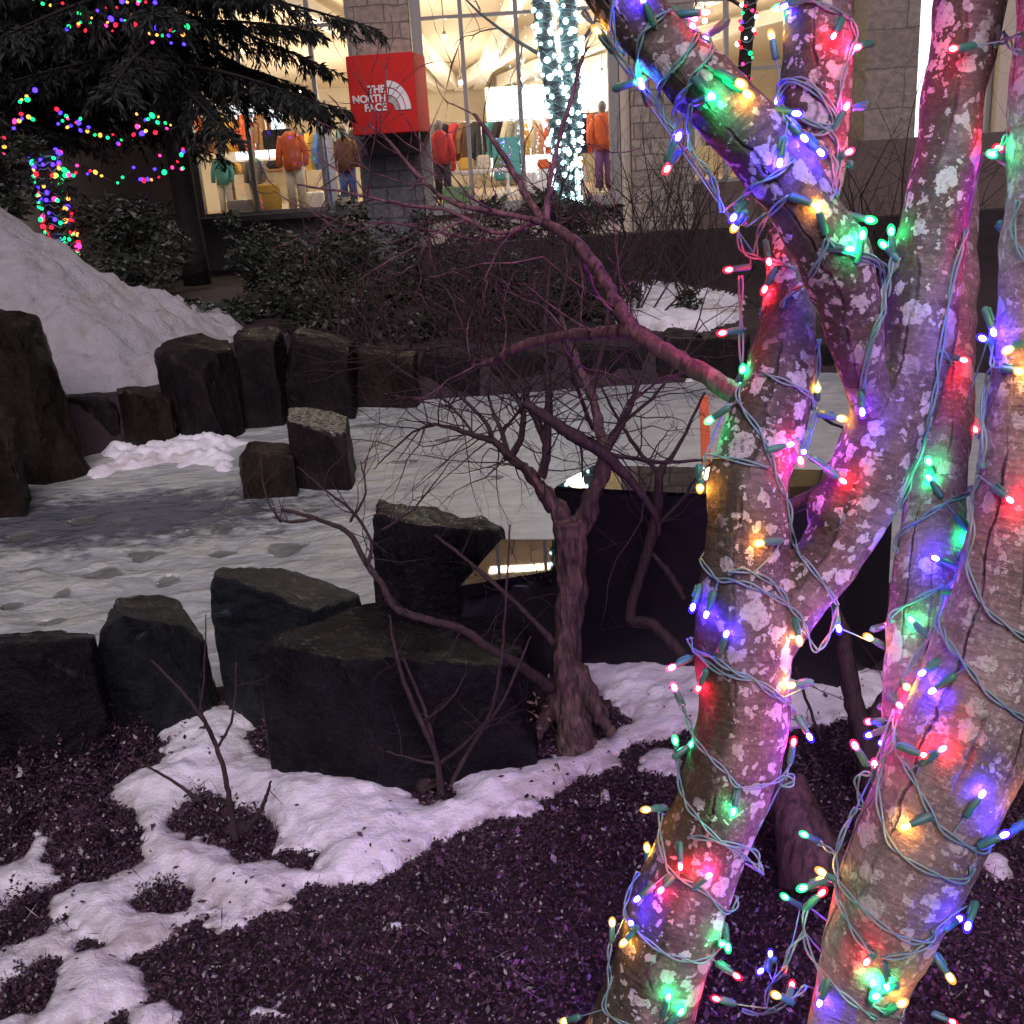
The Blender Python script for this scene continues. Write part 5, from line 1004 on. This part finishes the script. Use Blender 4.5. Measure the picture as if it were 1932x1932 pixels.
# ------------------------------------------------------------------ conifers
def conifer(label, u, v, Y, w, hgt, nbr, rad, zlow, needles, seed, side=None):
    rn = random.Random(seed); c = pt(u, v, Y); r0 = pxr(w, c); t = thing('conifer_tree', label, 'tree', (c.x, c.y, c.z), 0, 'dark conifers by the shop')
    mb = MB(); mb.tube([c+Vector((0, 0, -.2)), c+Vector((.0, 0, .3)), c+Vector((-.03, 0, hgt*.5)), c+Vector((0, 0, hgt))], [r0*1.25, r0*1.05, r0*.8, .03], 14, True, .06); mb.build('trunk', M['darkbark'], t)
    br = MB(); P = []; Dv = []; br.tube([c+Vector((0, 0, zlow-.2)), c+Vector((-.02, 0, hgt*.97))], [r0*.5, .012], 6)
    for k in range(nbr):
        f = k/nbr; z = zlow+(hgt-zlow)*f*.97; az = k*2.399+rn.gauss(0, .3); ln = rad*(1-f)**.75*rn.uniform(.7, 1.12)*min(1, .84+f*1.2)
        d = Vector((math.cos(az), math.sin(az), rn.uniform(-.18, .12))); p = c+Vector((0, 0, z)); pts = [p]
        for i in range(9):
            dd = (d+Vector((0, 0, -.06*i+.03*i*i*.12))).normalized(); p = p+dd*ln/9; pts.append(p)
        br.tube(pts, [.045*(1-i/10.5)*(.4+ln/rad*.6) for i in range(10)], 6)
        for i in range(1, 10):
            for j in range(7):
                a = pts[i-1].lerp(pts[i], rn.random()); s = rn.choice((-1, 1)); side_ = Vector((-d.y, d.x, 0))*s
                tl = ln*.28*rn.uniform(.5, 1.2)*(1.1-i/12); td = (d*.55+side_*rn.uniform(.3, 1)+Vector((0, 0, rn.uniform(-.75, -.05)))).normalized()
                q = a
                for m_ in range(6):
                    td = (td+Vector((rn.gauss(0, .08), rn.gauss(0, .08), -.10))).normalized(); q2 = q+td*tl/6
                    for _ in range(needles): P.append(tuple(q.lerp(q2, rn.random()))); Dv.append(tuple((td+Vector((rn.gauss(0, .5), rn.gauss(0, .5), rn.gauss(-.35, .45)))).normalized()))
                    q = q2
    br.build('branches', M['darkbark'], t)
    P = np.array(P); Dn = np.array(Dv); n = len(P); s = RNG.uniform(.08, .17, n)[:, None]; q = RNG.normal(0, 1, (n, 3)); cr = np.cross(Dn, q); cr /= np.linalg.norm(cr, axis=1)[:, None]+1e-9
    V = np.stack([P-cr*s*.04, P+Dn*s*.5-cr*s*.085, P+Dn*s, P+Dn*s*.5+cr*s*.085], 1).reshape(-1, 3); mesh_np('crown', V, np.arange(4*n).reshape(-1, 4), M['needle'], t)
    return t
conifer('dark conifer with drooping boughs and a bare lower trunk, left of the shop sign', 370, 510, 16.0, 42, 9.5, 112, 3.3, 2.4, 5, 3)
conifer('dense dark conifer filling the top left corner', 110, 430, 17.4, 50, 10, 80, 3.8, 1.5, 4, 8)
conifer('dark conifer partly cut by the left edge', -120, 420, 15.0, 40, 9, 60, 3.0, 1.1, 4, 12)
# ------------------------------------------------------------------ distant lit trunks and strings
def far_bulb(k, r_):
    mb = MB(); mb.sphere((0, 0, 0), r_, 8, 6, (1, 1, 1.25)); me = D.meshes.new('bulb'); me.from_pydata([tuple(v) for v in mb.v], [], mb.f); me.materials.append(M['far_'+k]); me.polygons.foreach_set('use_smooth', [True]*len(me.polygons)); return me
FB = {k: far_bulb(k, .026) for k in 'rgbym'}; FW = far_bulb('w', .024)
def wrapped(label, K, n, cols, turns, lab2, seed, bare=None, mat='darkbark', lo=0.0, hi=1.0, br=.026):
    rn = random.Random(seed); Lb = limb(K, 6); c = Lb[0][0]; t = thing('bare_tree', label, 'tree', c, 0, 'distant trees wrapped in lights')
    mb = MB(); mb.tube([p for p, r in Lb], [r*.8 for p, r in Lb], 12, True, .04)
    if bare:
        for _ in range(bare): i = rn.randrange(len(Lb)//2, len(Lb)); grow(mb, Lb[i][0], Vector((rn.gauss(0, .7), rn.gauss(0, .7), .8)).normalized(), 2.0, .03, 2, rn, 5)
    mb.build('trunk', M[mat], t); spans = [(lo, hi, lab2)]
    if hi < .95: spans.append((hi, 1.0, lab2.replace(' in front of', ' before')+', upper part'))
    for lo_, hi_, lb_ in spans:
        s = thing('light_string', lb_, 'light string', c, 0, 'light strings on distant trees'); W = []; nn = n if hi_ == hi else 40
        for i in range(nn*4):
            f = (lo_+(hi_-lo_)*i/(nn*4-1))*(len(Lb)-1); j = min(int(f), len(Lb)-2); p = Lb[j][0].lerp(Lb[j+1][0], f-j); r_ = Lb[j][1]; a = -math.pi/2+1.9*math.sin(i/(nn*4)*turns*2*math.pi)
            W.append(p+Vector((math.cos(a)*r_*.92, math.sin(a)*r_*.92, rn.uniform(-.04, .04))))
        mb = MB(); mb.tube(W, .006, 4); mb.build('cable', M['wire'], s)
        for i in range(nn):
            p = W[i*4+rn.randrange(3)]; k = rn.choice(cols)
            o = D.objects.new('bulb', FW if k == 'w' else FB[k]); link(o, s); o.location = p+Vector((rn.uniform(-.04, .04), rn.uniform(-.03, 0), rn.uniform(-.06, .06)))-Vector(c); o.rotation_euler = (rn.uniform(0, 3), rn.uniform(0, 3), 0)
            q = rn.uniform(.7, 1.3)*br/.026; o.scale = (q,)*3
wrapped('dark trunk closely wrapped in coloured lights beside the snow pile', [(125,480,14.2,52),(115,440,14.2,52),(104,390,14.2,54),(92,330,14.2,56),(82,285,14.2,56)], 95, 'rgbymrgb', 9, 'dense coloured light string on the dark trunk beside the snow pile', 4)
wrapped('left stem of the white-lit tree in front of the shop', [(1072,400,13.8,50),(1066,350,13.8,50),(1062,280,13.8,52),(1050,200,13.8,46),(1034,100,13.8,42),(1020,0,13.8,42),(1005,-110,13.8,42),(985,-260,13.8,40)], 100, 'w', 17, 'white light string on the left stem of the tree before the shop', 5, 3, 'litbark', .03, .62, .03)
wrapped('right stem of the white-lit tree in front of the shop', [(1078,400,13.9,40),(1070,340,13.9,44),(1076,260,13.9,44),(1078,180,13.9,44),(1074,90,13.9,42),(1070,0,13.9,42),(1072,-120,13.9,42),(1080,-260,13.9,40)], 100, 'w', 17, 'white light string on the right stem of the tree before the shop', 6, 3, 'litbark', .03, .62, .03)
wrapped('slim trunk wrapped in coloured lights in front of the right bay window', [(1398,330,17,24),(1402,230,17,28),(1404,140,17,30),(1410,60,17,30),(1416,0,17,30),(1422,-80,17,30)], 60, 'rgbwmr', 9, 'coloured light string on the slim trunk before the right bay', 9, 3)
def draped(label, pts_, Y, seed):
    rn = random.Random(seed); P = [pt(u, v, Y+rn.uniform(-.2, .2)) for u, v, k in pts_]; s = thing('light_string', label, 'light string', P[0], 0, 'light strings draped on the conifers')
    mb = MB(); mb.tube([tuple(x) for x in spline([tuple(p) for p in P], 3)], .006, 5); mb.build('cable', M['darktwig'], s)
    ex_ = [(P[i].lerp(P[i+1], rn.uniform(.3, .7))+Vector((rn.gauss(0, .07), rn.gauss(0, .1), rn.gauss(0, .07))), (0, 0, rn.choice('rgbybgm'))) for i in range(len(P)-1)]
    for p, (u, v, k) in list(zip(P, pts_))+ex_:
        o = D.objects.new('bulb', FB[k]); link(o, s); o.location = p-P[0]; o.rotation_euler = (rn.uniform(0, 3), rn.uniform(0, 3), 0); sc_ = rn.choice((.5, .6, .7, .8, 1.0))*(1.2 if k in 'bg' else 1); o.scale = (sc_,)*3
draped('string of coloured lights looped across the top of the left conifers', [(20,-10,'r'),(60,-5,'g'),(95,10,'y'),(118,6,'r'),(149,25,'g'),(130,50,'g'),(148,48,'r'),(152,42,'g'),(184,20,'b'),(203,42,'y'),(212,58,'r'),(218,47,'r'),(236,40,'g'),(254,46,'r'),(270,52,'b'),(282,63,'y'),(296,66,'y'),(306,67,'g'),(318,67,'b'),(322,57,'r'),(335,57,'b'),(345,65,'y'),(353,50,'g')], 14.6, 1)
draped('short string of coloured lights at the top edge beside the conifer trunk', [(215,-5,'g'),(230,2,'b'),(240,4,'y'),(262,0,'g'),(275,4,'r'),(290,-12,'b')], 14.6, 5)
draped('string of coloured lights hanging at the left edge of the conifers', [(66,170,'b'),(50,182,'y'),(38,192,'g'),(40,215,'r'),(36,228,'y'),(26,242,'b'),(8,260,'r'),(8,277,'y'),(-15,290,'g')], 13.6, 2)
draped('string of coloured lights swagged across the middle of the left conifers', [(107,206,'r'),(125,219,'g'),(118,228,'g'),(127,240,'y'),(143,231,'r'),(152,246,'b'),(167,240,'b'),(165,248,'y'),(189,255,'y'),(213,254,'r'),(229,264,'g'),(252,254,'r'),(262,238,'y'),(258,215,'y'),(275,247,'y'),(287,218,'g'),(293,250,'r'),(312,232,'g'),(322,236,'y')], 14.4, 3)
draped('lowest sagging string of coloured lights on the left conifers', [(345,282,'r'),(342,292,'g'),(335,305,'r'),(325,316,'m'),(310,325,'g'),(300,334,'r'),(286,339,'y'),(265,338,'b'),(252,316,'b'),(222,345,'g'),(180,325,'y'),(165,328,'b'),(143,326,'r'),(130,330,'m'),(110,310,'r')], 14.2, 4)
# ------------------------------------------------------------------ world, sun, camera
w = D.worlds.new('World'); scene.world = w; w.use_nodes = True; nt = w.node_tree; nt.nodes.clear()
out = nt.nodes.new('ShaderNodeOutputWorld'); bg = nt.nodes.new('ShaderNodeBackground'); sky = nt.nodes.new('ShaderNodeTexSky')
SE, SR = R(45), R(178)
sky.sky_type = 'NISHITA'; sky.sun_disc = False; sky.sun_elevation = SE; sky.sun_rotation = SR
bg.inputs[1].default_value = .006
nt.links.new(mixc(nt, 1.0, sky.outputs[0], (1.0, .58, .86), 'MULTIPLY'), bg.inputs[0]); nt.links.new(bg.outputs[0], out.inputs[0])
sd = D.lights.new('sun', 'SUN'); sd.energy = 2.5; sd.angle = R(42); sd.color = (1.0, .86, .95)
so = D.objects.new('sun', sd); link(so)
dv = Vector((math.sin(SR)*math.cos(SE), math.cos(SR)*math.cos(SE), math.sin(SE)))
so.rotation_euler = dv.to_track_quat('Z', 'Y').to_euler(); so.location = dv*30
cd = D.cameras.new('camera'); cd.sensor_width = 36; cd.sensor_fit = 'HORIZONTAL'; cd.lens = 36*F/1932; cd.clip_start = .05; cd.clip_end = 400
co = D.objects.new('camera', cd); link(co)
Mx = Matrix((rt, upv, -fw)).transposed().to_4x4(); Mx.translation = CAM; co.matrix_world = Mx
scene.camera = co
scene.view_settings.view_transform = 'Standard'; scene.view_settings.look = 'None'; scene.view_settings.exposure = .15; scene.view_settings.gamma = 1
scene.render.engine = 'CYCLES'; scene.render.resolution_x = 1024; scene.render.resolution_y = 1024
